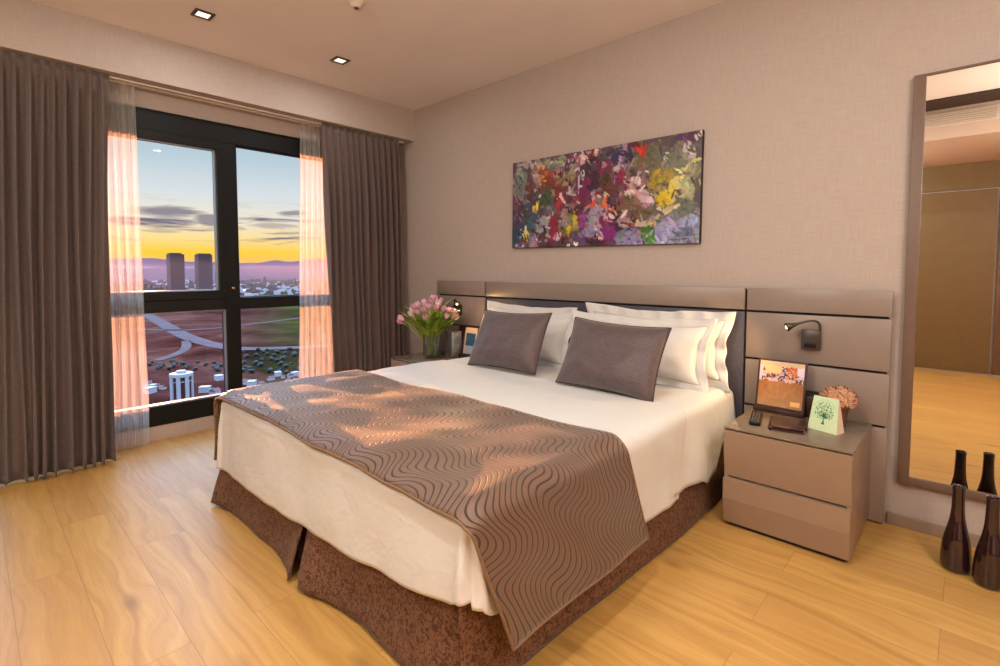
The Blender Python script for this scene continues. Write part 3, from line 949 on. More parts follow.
o = empty('metal_box', (.735, -.175, NZ), R(-8), label='tall silver metal box beside the vase on the left nightstand', cat='box')
sharp(link('box_body', bx(-.050, .050, -.05, .05, 0, .200, .005), silver_m, o))
sharp(link('box_lid', bx(-.052, .052, -.052, .052, .200, .212, .004), silver_m, o))

# ------------------------------------------------------------------ painting
def build_painting():
    rnd = random.Random(11)
    # colours picked by eye along the canvas: (fx range) -> palette of paint
    def pal(fx, fy):
        if fx < .12: return [(.40, .44, .46), (.30, .34, .40), (.52, .50, .50), (.22, .24, .32), (.62, .58, .60), (.36, .24, .34)]
        if fx < .30: return [(.44, .24, .20), (.60, .48, .46), (.36, .30, .32), (.50, .52, .46), (.34, .16, .20), (.66, .52, .54), (.46, .46, .52)]
        if fx < .48: return [(.44, .14, .24), (.34, .16, .28), (.52, .42, .42), (.46, .20, .30), (.50, .48, .40), (.28, .14, .20)]
        if fx < .70: return [(.26, .12, .22), (.42, .12, .28), (.30, .18, .20), (.46, .36, .42), (.20, .14, .24), (.60, .46, .52)]
        if fy > .7: return [(.62, .62, .76), (.54, .54, .68), (.44, .46, .58)]
        return [(.38, .36, .28), (.46, .44, .34), (.34, .34, .34), (.50, .48, .44), (.42, .36, .38)]
    st = []   # fx, fy, rx, ry, angle, colour (units: canvas heights for radii)
    for _ in range(330):
        fx, fy = rnd.random(), rnd.random()
        c = rnd.choice(pal(fx, fy)); k = rnd.uniform(.85, 1.12)
        st.append((fx, fy, rnd.uniform(.05, .14), rnd.uniform(.025, .07), rnd.uniform(0, PI), tuple(min(1, x*k) for x in c)))
    for _ in range(260):
        fx, fy = rnd.random()*.78, rnd.random()
        c = rnd.choice(pal(fx, fy)+[(.80, .70, .74), (.72, .60, .66), (.56, .14, .26), (.48, .16, .44)]); k = rnd.uniform(.85, 1.15)
        st.append((fx, fy, rnd.uniform(.02, .055), rnd.uniform(.012, .028), rnd.uniform(0, PI), tuple(min(1, x*k) for x in c)))
    # the larger shapes, read off the photograph in pixels of a 1000x636 crop
    F = [(170, 430, 60, 90, .2, (.26, .32, .38)), (90, 520, 60, 50, 0, (.20, .28, .36)), (100, 300, 40, 70, .3, (.44, .48, .46)), (95, 240, 40, 30, 0, (.50, .52, .50)),
         (240, 250, 50, 30, .3, (.62, .26, .08)), (275, 280, 50, 40, 0, (.46, .18, .10)), (235, 260, 26, 10, .8, (.92, .62, .30)), (250, 350, 40, 55, 0, (.26, .32, .22)), (315, 330, 18, 60, .1, (.50, .14, .14)),
         (190, 400, 18, 22, .3, (.94, .80, .24)), (135, 515, 16, 36, .1, (.92, .84, .26)), (110, 520, 18, 30, .4, (.72, .80, .82)),
         (230, 475, 45, 35, .5, (.56, .62, .66)), (285, 500, 30, 80, .2, (.56, .14, .26)), (320, 370, 20, 60, .1, (.74, .16, .20)), (325, 340, 9, 20, .2, (.92, .78, .80)),
         (300, 190, 70, 20, -.15, (.54, .56, .46)), (350, 225, 60, 36, -.2, (.60, .58, .52)), (360, 260, 40, 30, -.5, (.56, .50, .34)), (330, 235, 10, 26, .5, (.50, .10, .16)), (370, 315, 9, 20, 0, (.88, .74, .84)),
         (425, 170, 26, 26, .3, (.84, .72, .74)), (490, 135, 30, 16, .1, (.92, .80, .78)), (480, 165, 28, 22, .5, (.22, .08, .10)), (470, 160, 12, 20, .9, (.46, .08, .12)),
         (470, 260, 60, 90, 0, (.24, .12, .22)), (525, 205, 28, 40, 0, (.48, .10, .28)), (445, 320, 26, 70, .3, (.46, .10, .32)), (540, 280, 30, 60, .2, (.36, .22, .16)), (595, 150, 60, 40, 0, (.20, .16, .34)),
         (600, 210, 28, 20, 0, (.70, .66, .70)), (610, 250, 24, 40, 0, (.50, .10, .24)), (570, 310, 40, 40, 0, (.42, .22, .16)), (380, 470, 36, 55, .3, (.56, .52, .22)), (395, 455, 20, 36, .3, (.82, .72, .20)), (365, 490, 14, 18, .3, (.88, .78, .16)),
         (345, 430, 30, 50, .2, (.58, .52, .56)), (435, 460, 22, 60, -.2, (.56, .26, .56)), (420, 530, 40, 40, 0, (.40, .30, .48)), (410, 542, 30, 6, .05, (.94, .92, .92)), (320, 520, 16, 24, .4, (.84, .72, .82)),
         (500, 440, 44, 70, .1, (.64, .58, .66)), (480, 500, 40, 40, 0, (.58, .56, .70)), (550, 470, 30, 90, -.15, (.48, .12, .34)), (560, 520, 40, 45, 0, (.50, .14, .48)), (520, 515, 20, 26, -.5, (.94, .74, .80)), (545, 440, 10, 18, 0, (.86, .66, .78)),
         (488, 335, 16, 22, 0, (.82, .66, .76)), (490, 370, 22, 18, 0, (.84, .32, .26)), (527, 380, 16, 22, .3, (.92, .36, .14)), (565, 398, 36, 14, .5, (.94, .60, .46)), (580, 425, 22, 12, .4, (.94, .80, .80)), (537, 345, 10, 18, 0, (.90, .78, .72)),
         (670, 290, 40, 46, .3, (.76, .60, .62)), (675, 275, 16, 24, -.4, (.94, .84, .84)), (650, 320, 40, 10, -.3, (.84, .74, .74)), (695, 345, 30, 34, .2, (.80, .68, .72)), (700, 380, 14, 26, .2, (.90, .80, .84)), (728, 355, 16, 24, -.4, (.92, .80, .84)),
         (650, 380, 60, 50, .2, (.46, .34, .26)), (690, 415, 60, 30, 0, (.44, .36, .30)), (690, 120, 26, 18, 0, (.86, .20, .10)), (655, 110, 24, 16, 0, (.40, .10, .08)), (640, 160, 36, 26, 0, (.18, .14, .20)), (690, 180, 40, 40, .4, (.48, .40, .32)),
         (760, 190, 60, 90, .1, (.40, .40, .32)), (780, 165, 14, 26, 0, (.80, .80, .78)), (840, 180, 60, 60, 0, (.48, .48, .42)), (865, 120, 14, 30, 0, (.78, .74, .76)), (830, 78, 26, 20, 0, (.34, .14, .36)), (885, 68, 24, 22, 0, (.30, .12, .32)), (903, 70, 12, 14, 0, (.94, .80, .80)), (885, 155, 12, 16, 0, (.84, .76, .80)),
         (750, 275, 30, 50, .1, (.66, .56, .16)), (800, 250, 24, 40, .2, (.64, .56, .24)), (795, 345, 40, 44, .1, (.86, .76, .14)), (775, 365, 20, 34, .2, (.82, .70, .10)), (860, 240, 80, 20, -.9, (.84, .82, .56)), (820, 285, 34, 26, -.7, (.86, .82, .48)), (870, 300, 30, 100, .05, (.62, .64, .50)), (855, 345, 50, 6, -.3, (.76, .76, .60)),
         (860, 400, 50, 60, 0, (.44, .46, .42)), (800, 500, 90, 60, -.2, (.62, .62, .78)), (880, 470, 22, 60, .3, (.64, .66, .84)), (860, 510, 30, 24, -.5, (.40, .42, .56)), (645, 525, 60, 34, 0, (.54, .54, .70)), (770, 440, 60, 16, -.55, (.76, .70, .50)), (690, 470, 60, 16, .1, (.78, .72, .58)), (800, 405, 26, 8, -.5, (.82, .78, .62)), (620, 455, 40, 14, .3, (.66, .54, .56)), (640, 462, 26, 8, .2, (.56, .14, .18)),
         (725, 520, 26, 46, -.5, (.20, .44, .14)), (740, 540, 18, 24, -.3, (.30, .56, .18)), (68, 225, 10, 24, 0, (.34, .16, .44)), (180, 200, 18, 16, 0, (.82, .66, .64)), (225, 210, 12, 20, 0, (.88, .66, .46)), (150, 345, 12, 26, .3, (.84, .70, .66)), (160, 330, 26, 40, .2, (.42, .22, .20)), (370, 565, 9, 9, 0, (.96, .92, .94)), (465, 560, 8, 9, 0, (.96, .92, .94)), (417, 250, 5, 90, .02, (.76, .72, .78)), (285, 425, 36, 7, -.7, (.84, .68, .56)), (180, 540, 14, 26, .2, (.62, .52, .78))]
    for (x, y, rx, ry, a, c) in F:
        fx = (x-57)/855; top = 200-150*fx; bot = 580-25*fx
        fy = (y-top)/(bot-top)
        hpx = (bot-top)
        # pixel radii -> canvas heights (horizontal foreshortening differs from vertical)
        st.append((fx, fy, rx/855*2.26, ry/hpx, a, c))
    NX, NY = 300, 132
    AS = 2.26
    for _ in range(170):
        fx, fy = rnd.random()*.8, rnd.random()
        c = rnd.choice([(.84, .72, .76), (.90, .82, .80), (.66, .54, .62), (.30, .14, .20), (.20, .14, .20), (.56, .16, .26), (.42, .30, .30), (.70, .44, .34)])
        st.append((fx, fy, rnd.uniform(.012, .04), rnd.uniform(.006, .016), rnd.uniform(0, PI), c))
    n_big = len(st)
    for _ in range(1250):
        st.append((rnd.random(), rnd.random(), rnd.uniform(.018, .06), rnd.uniform(.007, .018), rnd.uniform(-.4, PI*.75), None))
    buf = [[(.34, .28, .32)]*(NY+1) for _ in range(NX+1)]
    for k, (fx, fy, rx, ry, a, c) in enumerate(st):
        R_ = max(rx, ry)*1.25+(.03 if rx > .03 else 0)
        if c is None:      # small strokes worked into the wet paint
            q0 = buf[min(NX, int(fx*NX))][min(NY, int(fy*NY))]
            kk = rnd.uniform(.74, 1.16); c = tuple(max(0, min(1, x*kk+rnd.uniform(-.05, .05))) for x in q0)
            fx += rnd.uniform(-.02, .02); fy += rnd.uniform(-.03, .03)
        i0, i1 = int(max(0, (fx-R_/AS)*NX)), int(min(NX, (fx+R_/AS)*NX+1)); j0, j1 = int(max(0, (fy-R_)*NY)), int(min(NY, (fy+R_)*NY+1))
        ca, sa = math.cos(a), math.sin(a)
        for i in range(i0, i1+1):
            for j in range(j0, j1+1):
                dx, dy = (i/NX-fx)*AS, j/NY-fy
                if rx > .03:
                    dx += .045*nz(i*.035, j*.035, k*3.1); dy += .045*nz(i*.035, j*.035, k*3.1+50)
                u, v = (dx*ca+dy*sa)/rx, (-dx*sa+dy*ca)/ry
                d = u*u+v*v+.55*nz(i*.13, j*.13, k*1.7)+.25*nz(i*.4, j*.4, k)
                if d < 1:
                    al = min(1, (1-d)*3.2)
                    br = 1+.16*nz(u*3+k, v*7, k)
                    o = buf[i][j]
                    buf[i][j] = tuple(lerp(p, min(1, q*br), al) for p, q in zip(o, c))
    return lambda fx, fy: tuple(x*.90 for x in buf[int(round(fx*NX))][int(round(fy*NY))]), NX, NY
pt = empty('painting', (1.988, 0, 1.358), label='wide abstract canvas in purple, red, yellow and grey above the headboard', cat='painting')
pt.rotation_euler = (0, R(.6), 0)
sharp(link('canvas_block', bx(-.728, .728, -.030, -.002, 0, .650, .004), edge_m, pt))
fn, NX, NY = build_painting()
painted('painted_canvas', fn, NX, NY, ((-.726, -.0308, .648), (.726, -.0308, .648), (.726, -.0308, .002), (-.726, -.0308, .002)), canvas_m, pt)

# ------------------------------------------------------------------ mirror and bottles
mr = empty('mirror', (4.10, 0, .214), label='tall brown-framed mirror on the wall right of the nightstand', cat='mirror')
mx0, mx1, mz0, mz1 = 3.655, 4.545, .214, 2.058
sharp(link('side_rail', bx(mx0, mx0+.043, -.034, -.001, mz0, mz1, .003), mframe_m, mr, world=True))
sharp(link('side_rail', bx(mx1-.043, mx1, -.034, -.001, mz0, mz1, .003), mframe_m, mr, world=True))
sharp(link('bottom_rail', bx(mx0+.043, mx1-.043, -.032, -.001, mz0, mz0+.037, .002), mframe_m, mr, world=True))
sharp(link('top_rail', bx(mx0+.043, mx1-.043, -.032, -.001, mz1-.010, mz1, .002), mframe_m, mr, world=True))
link('mirror_glass', bx(mx0+.042, mx1-.042, -.024, -.004, mz0+.03, mz1-.009), mirror_m, mr, smooth=False, world=True)

def bottle_prof():
    p = [(0, .004), (.030, .001), (.038, .002), (.0465, .010), (.0485, .022), (.0485, .050), (.0465, .085), (.0425, .120), (.0365, .152), (.0295, .182), (.0240, .212), (.0210, .245), (.0196, .290), (.0192, .322), (.0202, .336), (.0206, .341), (.0188, .343), (.0156, .340), (.0150, .300), (.0156, .250)]
    q = [p[0]]
    for a, b in zip(p, p[1:]):
        q += [tuple(.75*i+.25*j for i, j in zip(a, b)), tuple(.25*i+.75*j for i, j in zip(a, b))]
    return q
b0 = link('bottle', lathe(bmesh.new(), bottle_prof(), 40), bottle_m, recenter=False); b0.location = (3.868, -.285, 0)
tag(b0, 'dark aubergine glass bottle on the floor, the one nearer the nightstand', 'bottle', 'dark bottles under the mirror')
b1 = copy_tree(b0); b1.location = (3.964, -.335, 0)
tag(b1, 'dark aubergine glass bottle on the floor at the photo\'s right edge', 'bottle')

# ------------------------------------------------------------------ ceiling fittings
def downlight(x, y, label, light=True, seen=True):
    o = empty('downlight', (x, y, H), label=label, cat='ceiling light', group='square recessed downlights')
    bm = bmesh.new(); a, b = .052, .034
    for q in ((-a, a, -a, -b), (-a, a, b, a), (-a, -b, -b, b), (b, a, -b, b)): box(bm, *q, -.008, 0, .002)
    sharp(link('bezel', bm, bronze, o))
    link('lens', bx(-b, b, -b, b, -.004, -.0005), spot_m, o, smooth=False)
    if light:
        L = bpy.data.lights.new('downlight_light', 'AREA'); L.shape = 'SQUARE'; L.size = .066; L.energy = light; L.color = (1, .97, .90)
        L.spread = R(180)
        lo = bpy.data.objects.new('downlight_light', L); COL.objects.link(lo); lo.location = (x, y, H-.010)
    return o
downlight(.542, -1.939, 'lit square ceiling downlight nearer the camera, above the window side', 4)
downlight(.536, -1.061, 'lit square ceiling downlight nearer the headboard wall, above the window side', 4)
downlight(2.10, -2.35, 'added unseen square ceiling downlight above the foot of the bed', 5)  # this and the next three are added out of view to light the room
downlight(2.95, -1.25, 'added unseen square ceiling downlight above the right side of the bed', 5)
downlight(3.10, -2.55, 'added unseen square ceiling downlight above the open floor near the camera', 20)
downlight(4.75, -1.60, 'added unseen square ceiling downlight in the far right corner of the room', 18)
# unseen fill lights added to even out the room, no fitting modelled
for loc, en in (((2.5, -3.75, 2.22), 96), ((4.75, -2.55, 1.95), 68)):
    L = bpy.data.lights.new('fill_light', 'POINT'); L.energy = en; L.color = (1, .93, .80); L.shadow_soft_size = .22
    lo = bpy.data.objects.new('fill_light', L); COL.objects.link(lo); lo.location = loc
sd = empty('smoke_detector', (1.316, -1.40, H), label='small round ceiling detector at the top edge of the photo', cat='smoke detector')
link('detector_body', lathe(bmesh.new(), [(0, -.035), (.02, -.035), (.032, -.028), (.040, -.012), (.048, -.010), (.05, -.0005), (0, -.0005)], 28), white_pl, sd)
link('detector_cap', lathe(bmesh.new(), [(0, -.042), (.012, -.040), (.015, -.034), (0, -.034)], 20), bronze, sd)

# ------------------------------------------------------------------ opposite side of the room, seen in the mirror
vent = empty('air_vent', (3.70, -3.34, 2.52), label='white slatted air vent in the bulkhead, reflected in the mirror', cat='air vent')
bm = bmesh.new()
for q in ((-.30, .30, .0, .012), (-.30, .30, .108, .12), (-.30, -.288, .012, .108), (.288, .30, .012, .108)): box(bm, q[0], q[1], .0, .012, q[2], q[3])
link('vent_frame', bm, grille_m, vent, smooth=False)
for k in range(5):
    link('slat', bx(-.288, .288, .001, .010, .018+k*.019, .026+k*.019), grille_m, vent, smooth=False)
wd = empty('wardrobe', (3.4, YB, 0), label='olive-brown wardrobe wall seen only in the mirror', cat='wardrobe')
link('door', bx(2.60, 3.33, YB+.001, YB+.04, .02, 2.095), wardrobe_m, wd, smooth=False, world=True)
link('door', bx(3.34, 4.06, YB+.001, YB+.04, .02, 2.095), wardrobe_m, wd, smooth=False, world=True)
link('door', bx(4.085, 4.80, YB+.001, YB+.035, .02, 2.095), wardrobe2_m, wd, smooth=False, world=True)
link('top_panel', bx(2.60, 4.80, YB+.001, YB+.04, 2.112, 2.404), wardrobe_m, wd, smooth=False, world=True)
link('plinth', bx(2.60, 4.80, YB+.001, YB+.03, 0, .02), silver_m, wd, smooth=False, world=True)

# ------------------------------------------------------------------ the city beyond the glass
GZ = -80.0
g = struct('ground', grid(lambda u, v: (lerp(-9000, -60, u**.5), lerp(-3200, 5200, v), GZ), 60, 60), m_ground())
road_m = plain('pale_asphalt', rgb(84, 68, 66), 1.0, 0, .12, .05, **{'Specular IOR Level': 0.0})
PXC = None
def pix_ground(u, v):
    """ground point seen at a place in the view, used once here to lay out the land"""
    yaw, pit, f = -.753299, -.0538132, 501.36
    cy, sy, cp, sp = math.cos(yaw), math.sin(yaw), math.cos(pit), math.sin(pit)
    fw = Vector((sy*cp, cy*cp, sp)); rt = Vector((cy, -sy, 0)); up = rt.cross(fw)
    d = fw*f+rt*(u-500)-up*(v-296.34)
    c = Vector((3.87, -2.9504, 1.2)); return c+d*((GZ-c.z)/d.z)
def road(name, pts, w, label):
    pts = smoothpath([tuple(p) for p in pts], 3)
    P = [Vector((p[0], p[1], GZ+.5)) for p in pts]
    bm = bmesh.new(); L = []; Rr = []
    for i, p in enumerate(P):
        d = (P[min(i+1, len(P)-1)]-P[max(i-1, 0)]).normalized(); s = Vector((-d.y, d.x, 0))*w/2
        L.append(bm.verts.new(p+s)); Rr.append(bm.verts.new(p-s))
    for i in range(len(P)-1): bm.faces.new((L[i], L[i+1], Rr[i+1], Rr[i]))
    bmesh.ops.recalc_face_normals(bm, faces=bm.faces)
    o = link(name, bm, road_m, smooth=False); o['kind'] = 'structure'
road('road', [(-1180, 226), (-1062, 217), (-852, 194), (-690, 176), (-600, 175), (-538, 182), (-512, 214), (-498, 236), (-480, 275), (-450, 340)], 19, '')
road('road', [(-820, 150), (-760, 185), (-745, 222), (-770, 290), (-811, 377), (-860, 520)], 10, '')
road('road', [(-640, 165), (-580, 150), (-545, 132), (-520, 110)], 9, '')
road('road', [(-330, 60), (-345, 110), (-352, 150), (-350, 200)], 9, '')

bwhite = plain('white_render', rgb(140, 132, 132), .7, 0, .04, 1)
bdark = plain('dark_red_glazing', rgb(58, 28, 30), .3, 0, .1, 1)
bmauve = plain('dusky_concrete', rgb(52, 32, 34), .8, 0, .06, .05)
bmauve2 = plain('dusky_glass', rgb(30, 18, 24), .4, 0, .12, .05)
roofred = plain('red_roof_tiles', rgb(86, 46, 36), .8, 0, .1, 1)
# round white apartment tower
tx, ty = -346, 85.2
tw = empty('apartment_tower', (tx, ty, GZ), label='white round apartment tower with dark red window strips below the window', cat='building')
link('core', lathe(bmesh.new(), [(7.3, 0), (7.3, 20.2), (0, 20.2)], 36), bdark, tw, smooth=False)
for k in range(8):
    a = k*PI/4+.25
    m = bmesh.new(); box(m, 6.6, 8.1, -1.45, 1.45, 0, 20.8)
    bmesh.ops.rotate(m, verts=m.verts, cent=(0, 0, 0), matrix=Matrix.Rotation(a, 3, 'Z'))
    link('pier', m, bwhite, tw, smooth=False)
link('crown', lathe(bmesh.new(), [(7.9, 18.6), (8.3, 18.7), (8.3, 20.8), (7.7, 21.0), (0, 21.0)], 36), bwhite, tw, smooth=False)
link('roof_room', lathe(bmesh.new(), [(3.4, 21.0), (3.4, 22.6), (0, 22.8)], 24), bwhite, tw, smooth=False)
for z in (5.6,):
    link('balcony_ring', lathe(bmesh.new(), [(7.2, z*2.7), (7.75, z*2.7), (7.75, z*2.7+.55), (7.2, z*2.7+.55)], 36), bwhite, tw, smooth=False)
tw.scale = (.76, .76, .86)
# twin towers on the skyline
def skyscraper(u, vtop, w, d, label, steps):
    p = pix_ground(u, 292.5); p = Vector((p.x, p.y, GZ))
    dist = (p-Vector((3.87, -2.95, GZ))).length
    o = empty('skyscraper', p, math.atan2(p.y+2.95, p.x-3.87)+.25, label=label, cat='skyscraper', group='twin towers on the skyline')
    ht = vtop
    link('shaft', bx(-d/2, d/2, -w/2, w/2, 0, ht*.965), bmauve2, o, smooth=False)
    for s in (-1, 1):
        link('corner_pier', bx(-d/2-1.5, d/2+1.5, s*w/2-4 if s > 0 else -w/2-1, s*w/2+1 if s > 0 else -w/2+4, 0, ht*.97), bmauve, o, smooth=False)
    for k in range(steps):
        link('floor_band', bx(-d/2-1, d/2+1, -w/2-.8, w/2+.8, ht*(.06+.9*k/steps), ht*(.06+.9*k/steps)+1.8), bmauve, o, smooth=False)
    link('crown', bx(-d/2+2, d/2-2, -w/2+(6 if steps < 14 else 2), w/2-2, ht*.965, ht), bmauve2, o, smooth=False)
skyscraper(176.5, 138, 42, 40, 'left one of the two dark towers rising against the yellow sky', 12)
skyscraper(204.5, 136, 42, 40, 'right one of the two dark towers, next to the window mullion', 15)

# hills
def hills(name, dist, hs, col, seed, a0, a1):
    m = plain(name+'_mauve', col, 1.0, 0, .06, .002, **{'Specular IOR Level': 0.0})
    def f(u, v):
        a = lerp(a0, a1, u)
        h = hs(a)*(1+.22*nz(a*14, seed)+.12*nz(a*37, seed+3))
        r = dist*(1+.35*v)
        return (r*math.cos(a), r*math.sin(a), GZ-2+h*math.sin(PI*min(1, v*1.0+.0))**1.0)
    struct(name, grid(f, 160, 8), m)
hills('hills', 6900, lambda a: interp(a, [(2.5, 235), (2.66, 225), (2.8, 170), (2.88, 200), (2.95, 240), (3.05, 230), (3.3, 260)]), rgb(78, 56, 62), 4, 2.3, 3.4)
hills('foothills', 4300, lambda a: interp(a, [(2.5, 105), (2.7, 112), (2.83, 98), (2.95, 100), (3.2, 120)]), rgb(70, 48, 54), 9, 2.3, 3.4)

hz_m, ht = newmat('valley_haze')
ht.out(None, ht.n('ShaderNodeVolumeScatter', {0: (.34, .20, .17, 1), 'Density': .00012, 'Anisotropy': .2}).outputs[0])
hz = link('haze', bx(-14000, -620, -5000, 8000, GZ-1, 22), hz_m, smooth=False, recenter=False); tag(hz, 'thin evening haze lying over the valley and the far city', 'haze', kind='stuff')

# houses: a few shapes, then copies
def house_proto(w, d, h, gable, wallm):
    o = empty('house', (0, 0, 0))
    link('walls', bx(-w/2, w/2, -d/2, d/2, 0, h), wallm, o, smooth=False)
    bm = bmesh.new()
    if gable: prism(bm, [(-w/2-.6, h), (w/2+.6, h), (0, h+w*.32)], 'y', -d/2-.6, d/2+.6)
    else: box(bm, -w/2-.3, w/2+.3, -d/2-.3, d/2+.3, h, h+.8)
    link('roof', bm, roofred if gable else bwhite, o, smooth=False)
    return o
rnd = random.Random(5)
protos = [house_proto(9, 11, 5, True, bwhite), house_proto(12, 10, 7, False, bwhite), house_proto(8, 8, 4.5, True, bwhite)]
near = [(246, 384), (252, 386), (262, 386), (271, 380), (278, 376), (283, 378), (290, 377), (295, 376), (288, 381), (297, 380), (153, 388), (158, 387), (163, 389), (219, 380), (225, 379), (147, 386), (205, 392), (211, 390), (215, 394), (150, 393), (301, 374), (306, 377)]
for i, (u, v) in enumerate(near):
    p = pix_ground(u, v)
    o = protos[i] if i < 3 else copy_tree(protos[i % 3])
    o.location = (p.x, p.y, GZ); o.rotation_euler = (0, 0, rnd.uniform(0, PI))
    s = rnd.uniform(.30, .50); o.scale = (s, s, s)
    tag(o, 'small pale house at the foot of the view below the window', 'house', 'small houses below the window')
blocks = []
for k, (w, h, mm) in enumerate(((26, 14, bwhite), (36, 20, bmauve), (22, 30, bmauve), (44, 12, bwhite))):
    b = bmesh.new(); box(b, -w/2, w/2, -w*.35, w*.35, 0, h); box(b, -w*.2, w*.2, -w*.15, w*.15, h, h+3)
    o = link('city_block', b, mm, smooth=False, recenter=False); blocks.append(o)
spots = [pix_ground(176, 292.5), pix_ground(204, 292.5)]
for i in range(230):
    right = rnd.random() < .66
    u = rnd.uniform(238, 312) if right else rnd.uniform(140, 232)
    v = rnd.uniform(281.5, 296) if right else rnd.uniform(280.5, 291)
    p = pix_ground(u, v)
    for _ in range(60):
        if all((p-q).length > 38 for q in spots): break
        u = rnd.uniform(238, 312) if right else rnd.uniform(140, 232)
        v = rnd.uniform(281.0, 296) if right else rnd.uniform(280.2, 291)
        p = pix_ground(u, v)
    spots.append(p)
    o = blocks[i] if i < 4 else blocks[rnd.choice((0, 1, 2, 3, 0))].copy()
    if i >= 4: COL.objects.link(o)
    o.location = (p.x, p.y, GZ); o.rotation_euler = (0, 0, rnd.uniform(0, PI)); s = rnd.uniform(.32, .72); o.scale = (s, s, s*rnd.uniform(.6, 1.4))
    tag(o, 'tiny hazy building in the distant city under the hills', 'building', 'distant city buildings')
# trees scattered on the slope
tree_m = plain('dusky_foliage', rgb(30, 34, 24), .9, 0, .3, .5)
bm = bmesh.new()
for k in range(7):
    bmesh.ops.create_icosphere(bm, subdivisions=2, radius=2.2, matrix=Matrix.Translation((rnd.uniform(-1.8, 1.8), rnd.uniform(-1.8, 1.8), 3.5+rnd.uniform(-1, 1.6))))
tube(bm, [(0, 0, 0), (0, 0, 3)], .4, 6)
t0 = link('tree', bm, tree_m, recenter=False)
tspots = []
for i in range(60):
    u, v = (rnd.uniform(238, 305), rnd.uniform(352, 374)) if i < 42 else (rnd.uniform(148, 230), rnd.uniform(364, 372))
    p = pix_ground(u, v)
    for _ in range(60):
        if all((p-q).length > 8 for q in tspots): break
        u, v = (rnd.uniform(238, 305), rnd.uniform(350, 374)) if i < 42 else (rnd.uniform(148, 230), rnd.uniform(363, 372))
        p = pix_ground(u, v)
    tspots.append(p)
    o = t0 if i == 0 else t0.copy()
    if i: COL.objects.link(o)
    o.location = (p.x, p.y, GZ-.5); s = rnd.uniform(.3, .65); o.scale = (s*1.2, s*1.2, s); o.rotation_euler = (0, 0, rnd.uniform(0, 6))
    tag(o, 'small dark tree on the slope below the window', 'tree', 'trees on the slope below')

# ------------------------------------------------------------------ sky, sun
SUN_AZ, SUN_EL = R(168.5), R(1.5)
W = bpy.data.worlds.new('dusk_sky'); S.world = W
t = NT(W)
v = t.n('ShaderNodeTexCoord').outputs['Generated']
s = t.n('ShaderNodeSeparateXYZ', {0: v}); X, Y, Z = s.outputs
az = t.math('ARCTAN2', Y, X)                                   # radians
daz = t.math('SUBTRACT', az, SUN_AZ)
el = t.math('DIVIDE', Z, t.math('SQRT', t.math('ADD', t.math('MULTIPLY', X, X), t.math('MULTIPLY', Y, Y))))
f = t.n('ShaderNodeMapRange', {0: el, 1: -.02, 2: .28}).outputs[0]
P_ = lambda e: (e+.02)/.30
sky = t.ramp(f, [(P_(-.02), rgb(214, 150, 140)), (P_(.012), rgb(250, 190, 90)), (P_(.030), rgb(255, 206, 60)), (P_(.052), rgb(250, 218, 140)), (P_(.082), rgb(240, 226, 200)),
               (P_(.13), rgb(214, 220, 222)), (P_(.19), rgb(184, 202, 212)), (1.0, rgb(160, 184, 204))])
east = t.n('ShaderNodeMapRange', {0: t.math('ABSOLUTE', daz), 1: .12, 2: .75}).outputs[0]
cool = t.ramp(f, [(P_(-.02), rgb(200, 150, 150)), (P_(.012), rgb(240, 190, 130)), (P_(.032), rgb(244, 206, 120)), (P_(.055), rgb(216, 190, 176)), (P_(.09), rgb(206, 200, 200)),
                (P_(.14), rgb(202, 212, 218)), (P_(.20), rgb(174, 196, 210)), (1.0, rgb(150, 176, 200))])
sky = t.mix(east, sky, cool)
# long flat clouds
cv = t.n('ShaderNodeCombineXYZ', {0: t.math('MULTIPLY', az, 7.0), 1: t.math('MULTIPLY', el, 62.0), 2: 3.1}).outputs[0]
cn = t.noise(cv, 1.0, 5, .55, .4)
band = t.math('MULTIPLY', t.n('ShaderNodeMapRange', {0: el, 1: .028, 2: .05}).outputs[0], t.n('ShaderNodeMapRange', {0: el, 1: .125, 2: .09}).outputs[0])
cl = t.math('MULTIPLY', t.n('ShaderNodeMapRange', {0: cn, 1: .52, 2: .66}).outputs[0], band)
def streak(a, e, wa, we, st):
    da = t.math('DIVIDE', t.math('SUBTRACT', az, a), wa)
    de = t.math('DIVIDE', t.math('ADD', t.math('SUBTRACT', el, e), t.math('MULTIPLY', t.math('SUBTRACT', cn, .5), .03)), we)
    r2 = t.math('ADD', t.math('MULTIPLY', da, da), t.math('MULTIPLY', de, de))
    return t.math('MULTIPLY', t.n('ShaderNodeMapRange', {0: r2, 1: .25, 2: 1.0, 3: st, 4: 0.0}).outputs[0], 1.0)
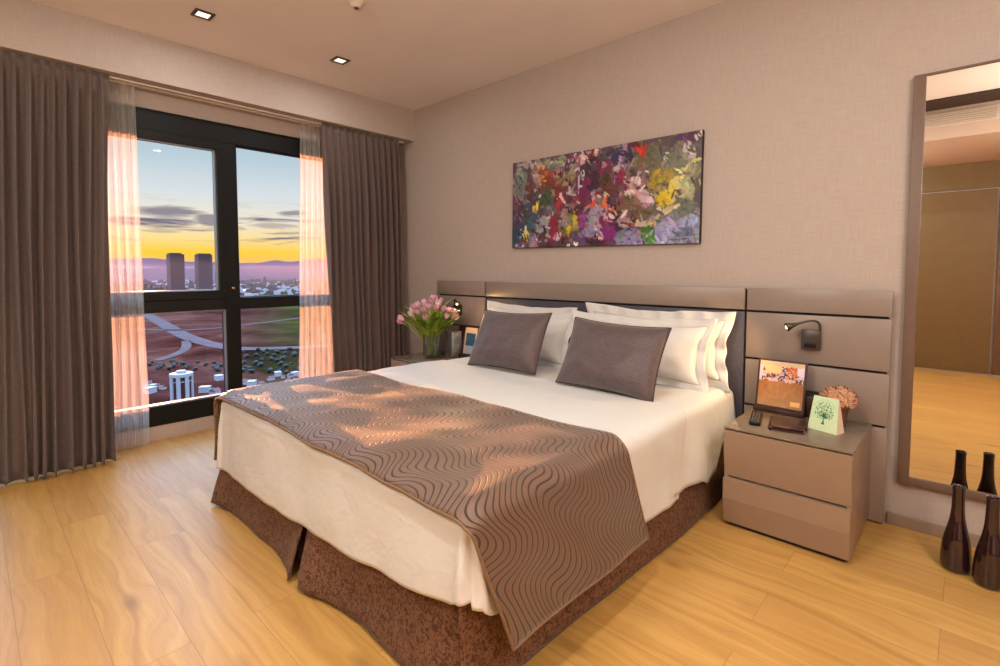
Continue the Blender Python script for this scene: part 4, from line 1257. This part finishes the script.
for q in ((R(166.3), .094, .060, .0105, .85), (R(163.0), .086, .030, .009, .8), (R(157.2), .078, .050, .007, .5), (R(155.5), .100, .030, .006, .75), (R(167.0), .063, .03, .004, .45)):
    cl = t.math('MAXIMUM', cl, streak(*q))
sky = t.mix(cl, sky, rgb(120, 112, 130))
up_ = t.n('ShaderNodeMapRange', {0: Z, 1: .28, 2: .9}).outputs[0]
sky = t.mix(up_, sky, rgb(126, 162, 214))
bgn = t.n('ShaderNodeBackground', {0: sky, 1: t.n('ShaderNodeMapRange', {0: Z, 1: .25, 2: .6, 3: 1.0, 4: 13.0}).outputs[0]})
o_ = t.n('ShaderNodeOutputWorld', {0: bgn.outputs[0]})

L = bpy.data.lights.new('low_sun', 'SUN'); L.energy = 17.0; L.color = (1, .36, .13); L.angle = R(.6)
lo = bpy.data.objects.new('low_sun', L); COL.objects.link(lo)
d = Vector((math.cos(SUN_AZ)*math.cos(SUN_EL), math.sin(SUN_AZ)*math.cos(SUN_EL), math.sin(SUN_EL)))
lo.rotation_euler = d.to_track_quat('Z', 'Y').to_euler(); lo.location = (-20, 4, 6)

# ------------------------------------------------------------------ camera
cam = bpy.data.cameras.new('camera'); co = bpy.data.objects.new('camera', cam); COL.objects.link(co)
cam.sensor_width = 36; cam.sensor_fit = 'HORIZONTAL'; cam.lens = 501.36*36/1000
cam.shift_y = (296.34-333)/1000; cam.clip_start = .02; cam.clip_end = 20000
co.location = (3.87, -2.9504, 1.2)
co.rotation_euler = (PI/2-.0538132, 0, .753299)
S.camera = co
vs = S.view_settings; vs.view_transform = 'Standard'; vs.look = 'None'; vs.gamma = 1.0; vs.use_curve_mapping = False; vs.exposure = 0.17
S.display_settings.display_device = 'sRGB'
S.cycles.use_denoising = True
S.cycles.max_bounces = 10; S.cycles.diffuse_bounces = 6; S.cycles.glossy_bounces = 5; S.cycles.transparent_max_bounces = 24; S.cycles.transmission_bounces = 6
S.cycles.sample_clamp_indirect = 6.0; S.cycles.caustics_reflective = False; S.cycles.caustics_refractive = False
